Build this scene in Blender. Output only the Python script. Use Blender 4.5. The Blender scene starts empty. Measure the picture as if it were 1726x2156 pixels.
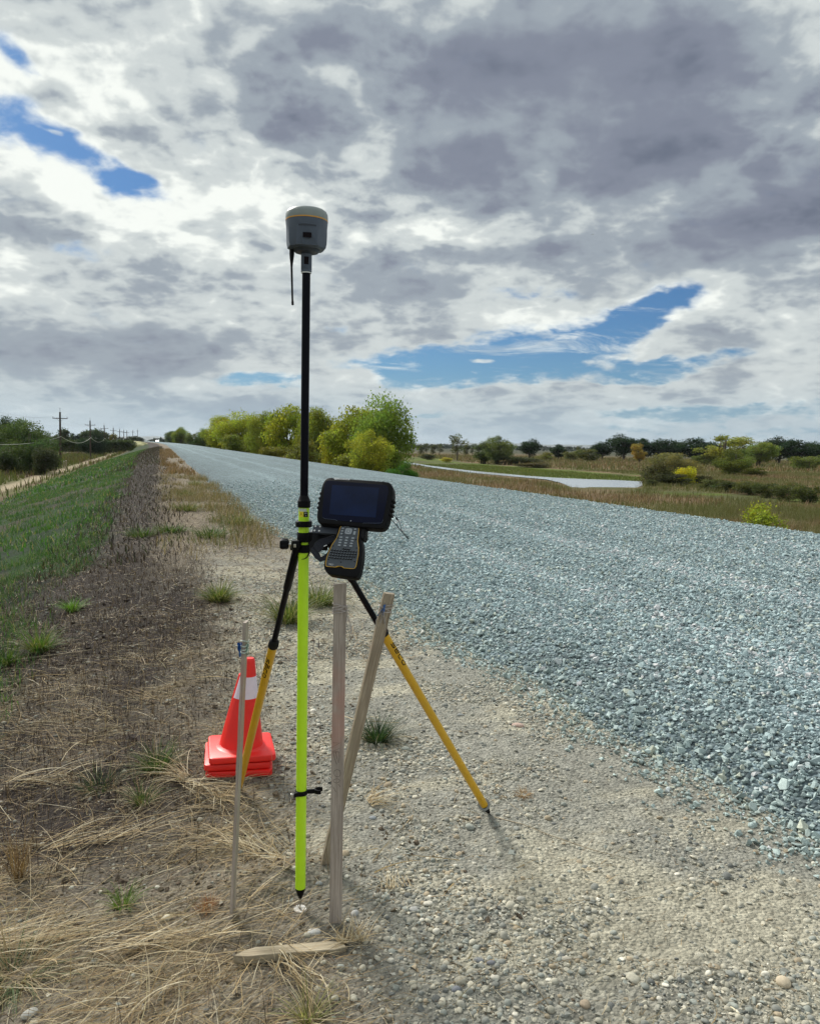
import bpy, bmesh, math, random
import numpy as np
from mathutils import Vector, Matrix
sc = bpy.context.scene
COL = sc.collection
rad = math.radians
# ------------------------------------------------------------------ camera
F, CX, CY = 1662.0, 863.0, 1078.0          # focal length and centre in the pixels of a 1726 x 2156 view
PITCH, ROLL, YAW = rad(4.83), rad(1.2), rad(17.6)
CAM = np.array([0.0, 0.0, 1.45])
_f = np.array([math.sin(YAW)*math.cos(PITCH), math.cos(YAW)*math.cos(PITCH), -math.sin(PITCH)])
_r = np.array([math.cos(YAW), -math.sin(YAW), 0.0]); _u = np.cross(_r, _f)
_c, _s = math.cos(ROLL), math.sin(ROLL)
RV, UV = _r*_c + _u*_s, -_r*_s + _u*_c
FV = _f
cd = bpy.data.cameras.new('camera'); cam = bpy.data.objects.new('camera', cd); COL.objects.link(cam)
cd.sensor_fit = 'HORIZONTAL'; cd.sensor_width = 36; cd.lens = F/1726*36
cd.clip_start = 0.05; cd.clip_end = 30000
cam.matrix_world = Matrix(((RV[0], UV[0], -FV[0], CAM[0]), (RV[1], UV[1], -FV[1], CAM[1]), (RV[2], UV[2], -FV[2], CAM[2]), (0, 0, 0, 1)))
sc.camera = cam
sc.view_settings.view_transform = 'Standard'; sc.view_settings.look = 'None'
sc.view_settings.exposure = 0.55; sc.view_settings.gamma = 1.0
sc.cycles.use_denoising = True
sc.cycles.max_bounces = 6; sc.cycles.transparent_max_bounces = 6
# ------------------------------------------------------------------ sun
SUN_AZ, SUN_EL = YAW + rad(-38), rad(40)   # clockwise from +Y
sd = bpy.data.lights.new('sun', 'SUN'); sd.energy = 3.0; sd.angle = rad(14); sd.color = (1.0, 0.95, 0.87)
sun = bpy.data.objects.new('sun', sd); COL.objects.link(sun)
sdir = Vector((math.sin(SUN_AZ)*math.cos(SUN_EL), math.cos(SUN_AZ)*math.cos(SUN_EL), math.sin(SUN_EL)))
sun.rotation_euler = sdir.to_track_quat('Z', 'Y').to_euler()


# ------------------------------------------------------------------ node helper
class NT:
    def __init__(s, tree): s.t = tree; s.n = tree.nodes; s.l = tree.links
    def add(s, typ, ins=None, **props):
        n = s.n.new(typ)
        for k, v in props.items(): setattr(n, k, v)
        for k, v in (ins or {}).items():
            if isinstance(v, bpy.types.NodeSocket): s.l.new(v, n.inputs[k])
            else: n.inputs[k].default_value = v
        return n
    def m(s, op, a, b=0.0, c=0.0, clamp=False):
        return s.add('ShaderNodeMath', {0: a, 1: b, 2: c}, operation=op, use_clamp=clamp).outputs[0]
    def vm(s, op, a, b=(0, 0, 0)):
        n = s.add('ShaderNodeVectorMath', {0: a, 1: b}, operation=op); return n.outputs[0]
    def mr(s, v, a, b, c=0.0, d=1.0, interp='SMOOTHSTEP'):
        return s.add('ShaderNodeMapRange', {0: v, 1: a, 2: b, 3: c, 4: d}, interpolation_type=interp).outputs[0]
    def mix(s, f, a, b, bt='MIX'):
        n = s.n.new('ShaderNodeMix'); n.data_type = 'RGBA'; n.blend_type = bt; n.clamp_factor = True
        for i, v in ((0, f), (6, a), (7, b)):
            if isinstance(v, bpy.types.NodeSocket): s.l.new(v, n.inputs[i])
            elif i == 0: n.inputs[0].default_value = v
            else: n.inputs[i].default_value = (*v, 1)[:4]
        return n.outputs[2]
    def noise(s, v, scale, detail=4, rough=0.5, dist=0.0, out=0):
        return s.add('ShaderNodeTexNoise', {'Vector': v, 'Scale': scale, 'Detail': detail, 'Roughness': rough, 'Distortion': dist}).outputs[out]
    def ramp(s, f, stops, interp='LINEAR'):
        n = s.n.new('ShaderNodeValToRGB'); s.l.new(f, n.inputs[0]); cr = n.color_ramp; cr.interpolation = interp
        while len(cr.elements) < len(stops): cr.elements.new(0.5)
        for e, (p, c) in zip(cr.elements, stops): e.position = p; e.color = (*c, 1)
        return n.outputs[0]


# ------------------------------------------------------------------ sky
world = bpy.data.worlds.new('World'); sc.world = world; world.use_nodes = True
W = NT(world.node_tree); W.n.clear()
sky = W.n.new('ShaderNodeTexSky'); sky.sky_type = 'NISHITA'; sky.sun_disc = False
sky.sun_elevation = SUN_EL; sky.sun_rotation = SUN_AZ; sky.air_density = 1.0; sky.dust_density = 0.6; sky.ozone_density = 1.5
tc = W.n.new('ShaderNodeTexCoord'); D = tc.outputs['Generated']
sx = W.add('ShaderNodeSeparateXYZ', {0: D})
x_, y_, z_ = sx.outputs
el = W.m('ARCSINE', W.m('MINIMUM', W.m('MAXIMUM', z_, -1.0), 1.0))
xr = W.m('SUBTRACT', W.m('MULTIPLY', x_, math.cos(YAW)), W.m('MULTIPLY', y_, math.sin(YAW)))
yr = W.m('ADD', W.m('MULTIPLY', x_, math.sin(YAW)), W.m('MULTIPLY', y_, math.cos(YAW)))
az = W.m('ARCTAN2', xr, yr)
AE = W.add('ShaderNodeCombineXYZ', {0: az, 1: el, 2: 0.0}).outputs[0]
zz = W.m('ADD', W.m('MAXIMUM', z_, 0.0), 0.32)
PL = W.add('ShaderNodeCombineXYZ', {0: W.m('DIVIDE', xr, zz), 1: W.m('DIVIDE', yr, zz), 2: 0.3}).outputs[0]
# warp for the hand-placed openings and dark bellies
wn = W.vm('SUBTRACT', W.noise(PL, 1.3, 5, 0.62, 0, 1), (0.5, 0.5, 0.5))
wsc = W.mr(el, 0.0, 0.35, 0.05, 0.20, 'LINEAR')
ws = W.n.new('ShaderNodeVectorMath'); ws.operation = 'MULTIPLY'
W.l.new(wn, ws.inputs[0]); W.l.new(W.add('ShaderNodeCombineXYZ', {0: W.m('MULTIPLY', wsc, 1.3), 1: W.m('MULTIPLY', wsc, 0.8), 2: 0.0}).outputs[0], ws.inputs[1])
AW = W.vm('ADD', AE, ws.outputs[0])


def pix_ae(x, y):
    d = FV*F + RV*(x-CX) - UV*(y-CY); d /= np.linalg.norm(d)
    a = math.atan2(d[0]*math.cos(YAW)-d[1]*math.sin(YAW), d[0]*math.sin(YAW)+d[1]*math.cos(YAW))
    return a, math.asin(d[2])


def blobs(src, lst):
    acc = None
    for (x, y, rx, ry, rot, amp) in lst:
        a, e = pix_ae(x, y)
        mp = W.add('ShaderNodeMapping', {'Vector': src, 'Location': (a, e, 0), 'Rotation': (0, 0, rad(rot)), 'Scale': (rx/F, ry/F, 1)}, vector_type='TEXTURE')
        ln = W.add('ShaderNodeVectorMath', {0: mp.outputs[0]}, operation='LENGTH').outputs[1]
        v = W.mr(ln, 0.0, 1.0, amp, 0.0, 'SMOOTHERSTEP')
        acc = v if acc is None else W.m('ADD', acc, v)
    return acc


# openings of blue between the clouds: x, y, half width, half height, turn, strength
OPEN = blobs(AW, [(20, 245, 190, 85, -12, 0.85), (175, 318, 170, 62, -18, 0.80), (285, 375, 90, 48, -15, 0.8), (35, 80, 60, 40, -30, 0.55),
                  (210, 525, 80, 32, 0, 0.45), (1080, 755, 400, 105, 4, 1.0), (860, 765, 260, 70, 4, 0.75), (1330, 655, 220, 55, 9, 0.95), (1200, 705, 190, 48, 8, 0.7),
                  (1500, 745, 190, 28, -2, 0.5), (1640, 700, 150, 22, 3, 0.3), (1350, 770, 230, 44, 0, 0.7), (570, 795, 150, 32, 0, 0.75),
                  (1500, 862, 520, 36, 1, 0.62), (1640, 905, 400, 26, 0, 0.5), (1180, 903, 300, 13, 0, 0.3), (860, 880, 170, 12, 2, 0.4), (700, 700, 60, 18, 0, 0.5), (1110, 608, 160, 20, 3, 0.35)])
FILL = blobs(AW, [(1300, 828, 560, 40, 2, 1.2), (1700, 775, 260, 24, 2, 0.8), (1010, 757, 55, 16, 0, 0.9), (1180, 692, 120, 15, 3, 0.6),
                  (100, 268, 50, 13, -5, 0.5), (1640, 690, 240, 26, 0, 0.5), (1352, 735, 70, 14, 25, 0.55), (740, 790, 130, 44, 3, 0.8)])
DARK = blobs(AW, [(1250, 220, 820, 460, -5, 0.50), (950, 330, 220, 180, 0, 0.40), (1290, 190, 400, 240, -5, 0.42), (1360, 330, 300, 120, 20, 0.3), (1560, 500, 420, 120, 12, 0.8),
                  (1700, 420, 160, 160, 0, 0.35), (850, 605, 240, 70, 2, 0.6), (460, 150, 260, 110, -8, 0.28), (660, 40, 200, 70, 0, 0.4), (1000, 90, 330, 110, 0, 0.5),
                  (330, 735, 260, 95, 4, 0.62), (60, 750, 230, 130, 0, 0.45), (120, 480, 170, 60, -12, 0.45), (640, 250, 160, 100, 0, 0.3), (60, 395, 120, 45, -20, 0.25),
                  (1500, 60, 260, 90, 0, 0.5), (1100, 510, 260, 60, 8, 0.3), (560, 620, 200, 60, 0, 0.15), (1700, 620, 260, 50, 0, 0.25), (450, 850, 260, 60, 0, 0.35)])
LITE = blobs(AW, [(90, 140, 240, 130, 20, 0.55), (330, 440, 300, 140, -15, 0.42), (690, 490, 260, 90, -5, 0.32), (1010, 470, 330, 60, 6, 0.5),
                  (80, 330, 160, 60, 20, 0.3), (1300, 640, 420, 50, 2, 0.35), (60, 560, 300, 90, 0, 0.3), (1100, 365, 40, 110, -30, 0.28), (1260, 440, 260, 45, 12, 0.25), (700, 20, 90, 50, 0, 0.15)])
nA = W.noise(PL, 3.0, 8, 0.58, 0.2)
nB = W.noise(W.vm('ADD', PL, (7.3, 2.1, 1.7)), 6.8, 6, 0.55, 0.25)
nC = W.noise(W.vm('MULTIPLY', PL, (0.8, 1.2, 1)), 3.4, 4, 0.55, 0.2)
nS = W.noise(W.vm('ADD', PL, (1.1, 9.4, 4.7)), 17, 5, 0.55, 0.2)
cov = W.m('ADD', W.m('SUBTRACT', 0.95, OPEN), FILL)
cn = W.m('ADD', W.m('MULTIPLY', W.m('SUBTRACT', nA, 0.5), 1.7), W.m('MULTIPLY', W.m('SUBTRACT', nB, 0.5), 1.2))
cn = W.m('ADD', cn, W.m('MULTIPLY', W.m('SUBTRACT', nS, 0.5), 1.2))
cov = W.m('ADD', cov, W.m('MULTIPLY', cn, W.mr(OPEN, 0.0, 0.4, 0.45, 1.0)))
wisp = W.noise(W.vm('MULTIPLY', PL, (1.0, 2.2, 1)), 3.4, 7, 0.68, 0.8)
alpha = W.m('MAXIMUM', W.mr(cov, 0.12, 0.84), W.m('MULTIPLY', W.mr(wisp, 0.52, 0.74), 0.6))
# puffy relief strong in the lit left part, weak in the smooth dark sheet
relief = W.m('ADD', W.m('MULTIPLY', W.m('SUBTRACT', nB, 0.5), 1.35), W.m('MULTIPLY', W.m('SUBTRACT', nS, 0.5), 0.7))
relief = W.m('ADD', relief, W.m('MULTIPLY', W.m('SUBTRACT', nC, 0.5), 0.9))
bil = W.m('ABSOLUTE', W.m('SUBTRACT', W.noise(W.vm('ADD', PL, (3.3, 5.5, 8.1)), 7.5, 3, 0.5, 0.15), 0.5))
relief = W.m('ADD', relief, W.m('MULTIPLY', W.m('SUBTRACT', 0.07, bil), 1.8))
keep = W.m('MULTIPLY', W.m('SUBTRACT', 1.0, W.m('MULTIPLY', W.m('MINIMUM', DARK, 1.0), 0.62)), W.mr(el, 0.08, 0.30, 0.42, 1.0))
lum = W.m('ADD', W.m('SUBTRACT', 0.68, W.m('MULTIPLY', W.m('MINIMUM', DARK, 1.15), 0.50)), W.m('MULTIPLY', LITE, 0.55))
lum = W.m('ADD', lum, W.m('MULTIPLY', relief, W.m('MULTIPLY', keep, 0.85)))
lum = W.m('ADD', lum, W.m('MULTIPLY', W.m('SUBTRACT', nA, 0.5), -0.75))
lum = W.m('ADD', lum, W.mr(cov, 0.45, 0.95, 0.14, 0.0))
ccol = W.ramp(lum, [(0.0, (0.122, 0.142, 0.190)), (0.25, (0.185, 0.208, 0.262)), (0.5, (0.275, 0.315, 0.355)), (0.75, (0.50, 0.54, 0.54)), (1.0, (0.76, 0.79, 0.75))], 'EASE')
skyc = W.mix(1.0, sky.outputs[0], (0.022, 0.038, 0.056), 'MULTIPLY')
lowb = W.mr(el, 0.0, 0.16, 1.0, 0.0)
skyc = W.mix(W.m('MULTIPLY', lowb, 0.50), skyc, (0.17, 0.33, 0.46))
full = W.mix(alpha, skyc, ccol)
hz = W.mr(el, 0.0, 0.10, 0.70, 0.0)
full = W.mix(hz, full, (0.30, 0.395, 0.465))
# the overcast round the sun, above and to the left of the picture, is brighter
sdn = W.n.new('ShaderNodeVectorMath'); sdn.operation = 'DOT_PRODUCT'; W.l.new(D, sdn.inputs[0]); sdn.inputs[1].default_value = sdir
glow = W.mr(sdn.outputs['Value'], 0.86, 1.0, 0.0, 2.6)
glow = W.m('MULTIPLY', glow, W.mr(el, 0.50, 0.62))
upb = W.mr(el, 0.55, 0.9, 1.0, 1.25)
full2 = W.vm('SCALE', full); full2.node.inputs[3].default_value = 1.0
W.l.new(W.m('ADD', upb, glow), full2.node.inputs[3])
below = W.mr(z_, -0.05, 0.0)
full3 = W.mix(below, (0.10, 0.10, 0.08), full2)
bg = W.add('ShaderNodeBackground', {'Color': full3, 'Strength': 0.85})
wo = W.n.new('ShaderNodeOutputWorld'); W.l.new(bg.outputs[0], wo.inputs[0])
world.cycles.sampling_method = 'MANUAL'; world.cycles.sample_map_resolution = 512


# ------------------------------------------------------------------ helpers: projection, noise, mesh
def ray(x, y):
    d = FV*F + RV*(x-CX) - UV*(y-CY); return d/np.linalg.norm(d)
def hit(x, y, z=0.0):
    d = ray(x, y); t = (z-CAM[2])/d[2]; return CAM + d*t
def P(x, y, depth):
    return CAM + FV*depth + RV*(x-CX)*depth/F - UV*(y-CY)*depth/F
def proj(p):
    q = np.asarray(p, float) - CAM; w = q@FV; return CX+F*(q@RV)/w, CY-F*(q@UV)/w, w
def on_seg(a, b, Y):
    a = np.asarray(a, float); b = np.asarray(b, float); lo, hi = 0.0, 1.0; up = proj(a)[1] < proj(b)[1]
    for _ in range(40):
        m = (lo+hi)/2
        if (proj(a+(b-a)*m)[1] < Y) == up: lo = m
        else: hi = m
    return a+(b-a)*lo


def _hash(ix, iy, s):
    h = (ix*374761393 + iy*668265263 + s*1446647) & 0xffffffff
    h = ((h ^ (h >> 13))*1274126177) & 0xffffffff
    return ((h ^ (h >> 16)) & 0xffff)/65535.0
def vnoise(x, y, s=0):
    x = np.asarray(x, float); y = np.asarray(y, float)
    ix = np.floor(x).astype(np.int64); iy = np.floor(y).astype(np.int64)
    fx = x-ix; fy = y-iy; fx = fx*fx*(3-2*fx); fy = fy*fy*(3-2*fy)
    a = _hash(ix, iy, s); b = _hash(ix+1, iy, s); c = _hash(ix, iy+1, s); d = _hash(ix+1, iy+1, s)
    return (a*(1-fx)+b*fx)*(1-fy) + (c*(1-fx)+d*fx)*fy
def fbm(x, y, s=0, o=4, g=0.5):
    v = 0; a = 1; t = 0
    for k in range(o):
        v = v + a*vnoise(x*2**k+17.3*k, y*2**k-9.1*k, s+k); t += a; a *= g
    return v/t
def sstep(a, b, x):
    t = np.clip((x-a)/(b-a), 0, 1); return t*t*(3-2*t)
def in_poly(x, y, poly):
    ins = np.zeros(np.shape(x), bool); n = len(poly)
    for i in range(n):
        x1, y1 = poly[i]; x2, y2 = poly[(i+1) % n]
        c = ((y1 > y) != (y2 > y)) & (x < (x2-x1)*(y-y1)/((y2-y1) or 1e-9)+x1); ins ^= c
    return ins


def mesh_np(name, V, faces, mat, parent=None, col=None, smooth=False, mats=None, midx=None):
    """faces: list of (n,k) index arrays"""
    me = bpy.data.meshes.new(name); V = np.asarray(V, np.float32)
    faces = [np.asarray(f, np.int32) for f in faces if len(f)]
    me.vertices.add(len(V)); me.vertices.foreach_set('co', V.ravel())
    nl = sum(f.size for f in faces); nf = sum(len(f) for f in faces)
    me.loops.add(nl); me.loops.foreach_set('vertex_index', np.concatenate([f.ravel() for f in faces]))
    me.polygons.add(nf)
    tot = np.concatenate([np.full(len(f), f.shape[1], np.int32) for f in faces])
    st = np.concatenate([[0], np.cumsum(tot)[:-1]]).astype(np.int32)
    me.polygons.foreach_set('loop_start', st)
    me.polygons.foreach_set('use_smooth', np.full(nf, smooth, bool))
    if midx is not None: me.polygons.foreach_set('material_index', np.asarray(midx, np.int32))
    me.update(calc_edges=True)
    if col is not None:
        a = me.attributes.new('col', 'FLOAT_COLOR', 'POINT'); c = np.ones((len(V), 4), np.float32); c[:, :3] = col
        a.data.foreach_set('color', c.ravel())
    for m in (mats or [mat]): me.materials.append(m)
    o = bpy.data.objects.new(name, me); COL.objects.link(o)
    if parent: o.parent = parent
    return o
def tag(o, label=None, cat=None, group=None, kind=None):
    if label: o['label'] = label
    if cat: o['category'] = cat
    if group: o['group'] = group
    if kind: o['kind'] = kind
    return o
def empty(name, loc, label, cat, group=None, rz=0.0):
    o = bpy.data.objects.new(name, None); COL.objects.link(o); o.location = loc; o.rotation_euler = (0, 0, rz)
    o.empty_display_size = 0.1
    return tag(o, label, cat, group)
def obj_bm(name, bm, mat, parent=None, smooth=False, angle=None):
    bmesh.ops.recalc_face_normals(bm, faces=bm.faces[:])
    me = bpy.data.meshes.new(name); bm.to_mesh(me); bm.free(); me.materials.append(mat)
    if smooth:
        me.polygons.foreach_set('use_smooth', [True]*len(me.polygons))
        if angle is not None: me.set_sharp_from_angle(angle=rad(angle))
    o = bpy.data.objects.new(name, me); COL.objects.link(o)
    if parent: o.parent = parent
    return o
def frame(d):
    d = Vector(d).normalized(); a = Vector((0, 0, 1)) if abs(d.z) < 0.9 else Vector((1, 0, 0))
    u = d.cross(a).normalized(); return u, d.cross(u).normalized()
def tube(bm, pts, r, n=10, cap=True):
    pts = [Vector(p) for p in pts]; rs = r if hasattr(r, '__len__') else [r]*len(pts); rings = []
    u, w = frame(pts[1]-pts[0])
    for i, p in enumerate(pts):
        d = (pts[min(i+1, len(pts)-1)]-pts[max(i-1, 0)]).normalized()
        u = (u-d*u.dot(d)).normalized(); w = d.cross(u)
        rings.append([bm.verts.new(p+(u*math.cos(t)+w*math.sin(t))*rs[i]) for t in [2*math.pi*k/n for k in range(n)]])
    for a, b in zip(rings, rings[1:]):
        for k in range(n): bm.faces.new((a[k], a[(k+1) % n], b[(k+1) % n], b[k]))
    if cap: bm.faces.new(rings[0][::-1]); bm.faces.new(rings[-1])
def lathe_pts(bm, origin, axis, prof, n=24):
    """prof: list of (distance along axis, radius)"""
    axis = Vector(axis).normalized(); u, w = frame(axis); o = Vector(origin); rings = []
    for t, r in prof:
        rings.append([bm.verts.new(o+axis*t+(u*math.cos(a)+w*math.sin(a))*max(r, 1e-5)) for a in [2*math.pi*k/n for k in range(n)]])
    for a, b in zip(rings, rings[1:]):
        for k in range(n): bm.faces.new((a[k], a[(k+1) % n], b[(k+1) % n], b[k]))
    bm.faces.new(rings[0][::-1]); bm.faces.new(rings[-1])
def box(bm, c, x, y, z, bev=0.0):
    """c centre, x/y/z half-extent vectors"""
    c, x, y, z = Vector(c), Vector(x), Vector(y), Vector(z)
    vs = [bm.verts.new(c+x*i+y*j+z*k) for i in (-1, 1) for j in (-1, 1) for k in (-1, 1)]
    fs = [bm.faces.new([vs[i] for i in q]) for q in ((0, 1, 3, 2), (4, 6, 7, 5), (0, 4, 5, 1), (2, 3, 7, 6), (0, 2, 6, 4), (1, 5, 7, 3))]
    if bev:
        es = list({e for f in fs for e in f.edges})
        bmesh.ops.bevel(bm, geom=es, offset=bev, segments=2, profile=0.6, affect='EDGES')
def extrude_poly(bm, pts, fn, z0, z1, bev=0.0):
    """pts 2D outline, fn(x, y, z) -> world point; a prism with a softened front edge at z1"""
    pts = [Vector(p) for p in pts]; n = len(pts)
    area = sum(pts[i].x*pts[(i+1) % n].y-pts[(i+1) % n].x*pts[i].y for i in range(n))
    if area < 0: pts = pts[::-1]
    nor = []
    for i in range(n):
        t = (pts[(i+1) % n]-pts[i-1]).normalized(); nor.append(Vector((t.y, -t.x)))
    lay = [(z0, bev*0.8), (z0+(bev if z1 > z0 else -bev)*0.8, 0)] if bev else [(z0, 0)]
    sg = 1 if z1 > z0 else -1
    lay += [(z1-sg*bev, 0), (z1-sg*bev*0.3, bev*0.35), (z1, bev)] if bev else [(z1, 0)]
    rings = [[bm.verts.new(fn(p.x-q.x*o, p.y-q.y*o, z)) for p, q in zip(pts, nor)] for z, o in lay]
    for a, b in zip(rings, rings[1:]):
        for k in range(n): bm.faces.new((a[k], a[(k+1) % n], b[(k+1) % n], b[k]))
    bm.faces.new(rings[0][::-1]); bm.faces.new(rings[-1])
def ribbon(bm, pts, w, fn, closed=False):
    pts = [Vector(p) for p in pts]
    if closed: pts = pts+[pts[0]]
    n = len(pts); L = []
    for i, p in enumerate(pts):
        t = (pts[min(i+1, n-1)]-pts[max(i-1, 0)])
        if closed and i in (0, n-1): t = pts[1]-pts[n-2]
        t.normalize(); q = Vector((-t.y, t.x))*w/2
        L.append((bm.verts.new(fn(p.x+q.x, p.y+q.y)), bm.verts.new(fn(p.x-q.x, p.y-q.y))))
    for a, b in zip(L, L[1:]): bm.faces.new((a[0], b[0], b[1], a[1]))


# ------------------------------------------------------------------ materials
def new_mat(name):
    m = bpy.data.materials.new(name); m.use_nodes = True; t = NT(m.node_tree); t.n.clear()
    o = t.n.new('ShaderNodeOutputMaterial'); return m, t, o
def pbr(name, color, rough=0.5, metal=0.0, var=0.12, scale=30, bump=0.0, bscale=80, spec=0.5, coat=0.0, vec='Object', stretch=(1, 1, 1)):
    m, t, o = new_mat(name)
    c = t.n.new('ShaderNodeTexCoord').outputs[vec]; c = t.vm('MULTIPLY', c, stretch)
    n = t.noise(c, scale, 5, 0.6)
    f = t.mr(n, 0.3, 0.7, 1-var, 1+var, 'LINEAR')
    colr = t.vm('SCALE', (0, 0, 0)); colr.node.inputs[0].default_value = color[:3]; t.l.new(f, colr.node.inputs[3])
    p = t.add('ShaderNodeBsdfPrincipled', {'Base Color': colr, 'Metallic': metal, 'Specular IOR Level': spec, 'Coat Weight': coat})
    t.l.new(t.mr(t.noise(c, scale*0.7, 4), 0.3, 0.7, rough*0.88, min(1, rough*1.12), 'LINEAR'), p.inputs['Roughness'])
    if bump:
        b = t.add('ShaderNodeBump', {'Height': t.noise(c, bscale, 4, 0.6), 'Strength': bump, 'Distance': 0.002}); t.l.new(b.outputs[0], p.inputs['Normal'])
    t.l.new(p.outputs[0], o.inputs[0]); return m
def attr_mat(name, rough=0.9, var=0.2, scale=200, transl=0.0, bump=0.0, bscale=300, objcol=False, spec=0.2):
    """base colour from the 'col' attribute of the mesh"""
    m, t, o = new_mat(name)
    a = t.add('ShaderNodeAttribute', attribute_name='col').outputs['Color']
    g = t.n.new('ShaderNodeNewGeometry').outputs['Position']
    f = t.mr(t.noise(g, scale, 3, 0.6), 0.3, 0.7, 1-var, 1+var, 'LINEAR')
    s = t.vm('SCALE', a); t.l.new(f, s.node.inputs[3]); c = s
    if objcol:
        oi = t.n.new('ShaderNodeObjectInfo').outputs['Color']; c = t.mix(1.0, c, oi, 'MULTIPLY')
    p = t.add('ShaderNodeBsdfPrincipled', {'Base Color': c, 'Roughness': rough, 'Specular IOR Level': spec})
    if bump:
        b = t.add('ShaderNodeBump', {'Height': t.noise(g, bscale, 4, 0.65), 'Strength': bump, 'Distance': 0.003}); t.l.new(b.outputs[0], p.inputs['Normal'])
    out = p.outputs[0]
    if transl:
        tr = t.add('ShaderNodeBsdfTranslucent', {'Color': t.mix(1.0, c, (1.25, 1.3, 0.75), 'MULTIPLY')})
        out = t.add('ShaderNodeMixShader', {0: transl, 1: out, 2: tr.outputs[0]}).outputs[0]
    t.l.new(out, o.inputs[0]); return m


M = dict(
    black=pbr('black_plastic', (0.006, 0.006, 0.007), 0.42, var=0.2, bump=0.15, spec=0.10),
    rubber=pbr('black_rubber', (0.012, 0.012, 0.013), 0.6, var=0.25, bump=0.3, spec=0.12),
    carbon=pbr('black_tube', (0.003, 0.003, 0.007), 0.35, var=0.15, scale=60, spec=0.10),
    lime=pbr('fluorescent_yellow_paint', (0.54, 0.88, 0.015), 0.38, var=0.05, scale=14, coat=0.2),
    yellow=pbr('golden_yellow_paint', (0.66, 0.37, 0.004), 0.36, var=0.06, scale=20, coat=0.2),
    steel=pbr('steel', (0.55, 0.54, 0.5), 0.3, 1.0, 0.15), white=pbr('white_plastic', (0.75, 0.76, 0.76), 0.45, var=0.05),
    dome=pbr('pale_grey_plastic', (0.23, 0.26, 0.25), 0.42, var=0.04), grey=pbr('slate_grey_plastic', (0.065, 0.085, 0.12), 0.45, var=0.08, bump=0.1),
    dgrey=pbr('dark_grey_plastic', (0.028, 0.036, 0.052), 0.5, var=0.08), orange=pbr('orange_band', (0.62, 0.30, 0.03), 0.45, var=0.05),
    keyplate=pbr('keypad_plate', (0.050, 0.062, 0.075), 0.5, var=0.08), key=pbr('grey_key', (0.28, 0.31, 0.34), 0.5, var=0.08),
    glass=pbr('screen_glass', (0.0015, 0.003, 0.016), 0.08, var=0.05, spec=0.16), display=pbr('dark_display', (0.002, 0.009, 0.040), 0.12, var=0.4, scale=9, spec=0.2),
    conered=pbr('orange_red_plastic', (0.78, 0.014, 0.008), 0.45, var=0.05, scale=12, bump=0.08), band=pbr('reflective_white_band', (0.72, 0.62, 0.72), 0.4, var=0.05, bump=0.2, bscale=400),
    blue=pbr('blue_ribbon', (0.015, 0.10, 0.33), 0.5, var=0.3, bump=0.3), string=pbr('grey_string', (0.42, 0.38, 0.36), 0.9, var=0.3, bump=0.3),
    green=pbr('teal_ribbon', (0.04, 0.22, 0.18), 0.5, var=0.3), ink=pbr('black_ink', (0.008, 0.005, 0.007), 0.6, spec=0.1), labely=pbr('yellow_label', (0.80, 0.68, 0.04), 0.4),
    clearlabel=pbr('pale_label', (0.55, 0.62, 0.55), 0.3), fabric=pbr('black_fabric', (0.010, 0.012, 0.02), 0.85, var=0.5, scale=900, bump=0.6, bscale=900),
    bark=pbr('bark', (0.10, 0.08, 0.06), 0.9, var=0.4, scale=3, bump=0.5, bscale=8), polewood=pbr('weathered_pole_wood', (0.055, 0.04, 0.03), 0.9, var=0.3, scale=6),
    wire=pbr('pale_cable', (0.40, 0.42, 0.34), 0.6), insul=pbr('insulator', (0.10, 0.10, 0.10), 0.4), redink=pbr('faded_red_band', (0.6, 0.2, 0.14), 0.6),
)


def wood(name, c1, c2, grain=(0, 0, 1), pink=None):
    m, t, o = new_mat(name); c = t.n.new('ShaderNodeTexCoord').outputs['Object']
    st = tuple(2.2 if abs(g) > 0.5 else 60.0 for g in grain)
    v = t.vm('MULTIPLY', c, st); n = t.noise(v, 2.6, 6, 0.62, 0.6); fine = t.noise(v, 9.0, 4, 0.6)
    colr = t.mix(t.mr(n, 0.35, 0.68, 0, 1, 'LINEAR'), c1, c2)
    colr = t.mix(t.mr(fine, 0.52, 0.7, 0, 0.35, 'LINEAR'), colr, tuple(x*0.4 for x in c1))
    stain = t.mr(t.noise(c, 7, 3), 0.45, 0.68, 0, 0.5); colr = t.mix(stain, colr, tuple(x*0.62 for x in c2))
    if pink:
        sp = t.add('ShaderNodeSeparateXYZ', {0: c}).outputs[2]
        k = t.m('MULTIPLY', t.mr(sp, pink[0], pink[0]+0.06), t.mr(sp, pink[1], pink[1]+0.16, 1, 0))
        k = t.m('MULTIPLY', k, t.mr(t.noise(c, 14, 4), 0.35, 0.6, 0.15, 0.6)); colr = t.mix(k, colr, (0.46, 0.25, 0.20))
    p = t.add('ShaderNodeBsdfPrincipled', {'Base Color': colr, 'Roughness': 0.85, 'Specular IOR Level': 0.2})
    b = t.add('ShaderNodeBump', {'Height': fine, 'Strength': 0.5, 'Distance': 0.002}); t.l.new(b.outputs[0], p.inputs['Normal'])
    t.l.new(p.outputs[0], o.inputs[0]); return m
M['lath'] = wood('weathered_grey_wood', (0.29, 0.245, 0.21), (0.52, 0.45, 0.39), pink=(0.50, 0.72))
M['lath2'] = wood('weathered_tan_wood', (0.25, 0.20, 0.145), (0.47, 0.40, 0.31))
M['boardw'] = wood('pale_weathered_wood', (0.26, 0.21, 0.14), (0.50, 0.43, 0.31), grain=(1, 0, 0))

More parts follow.
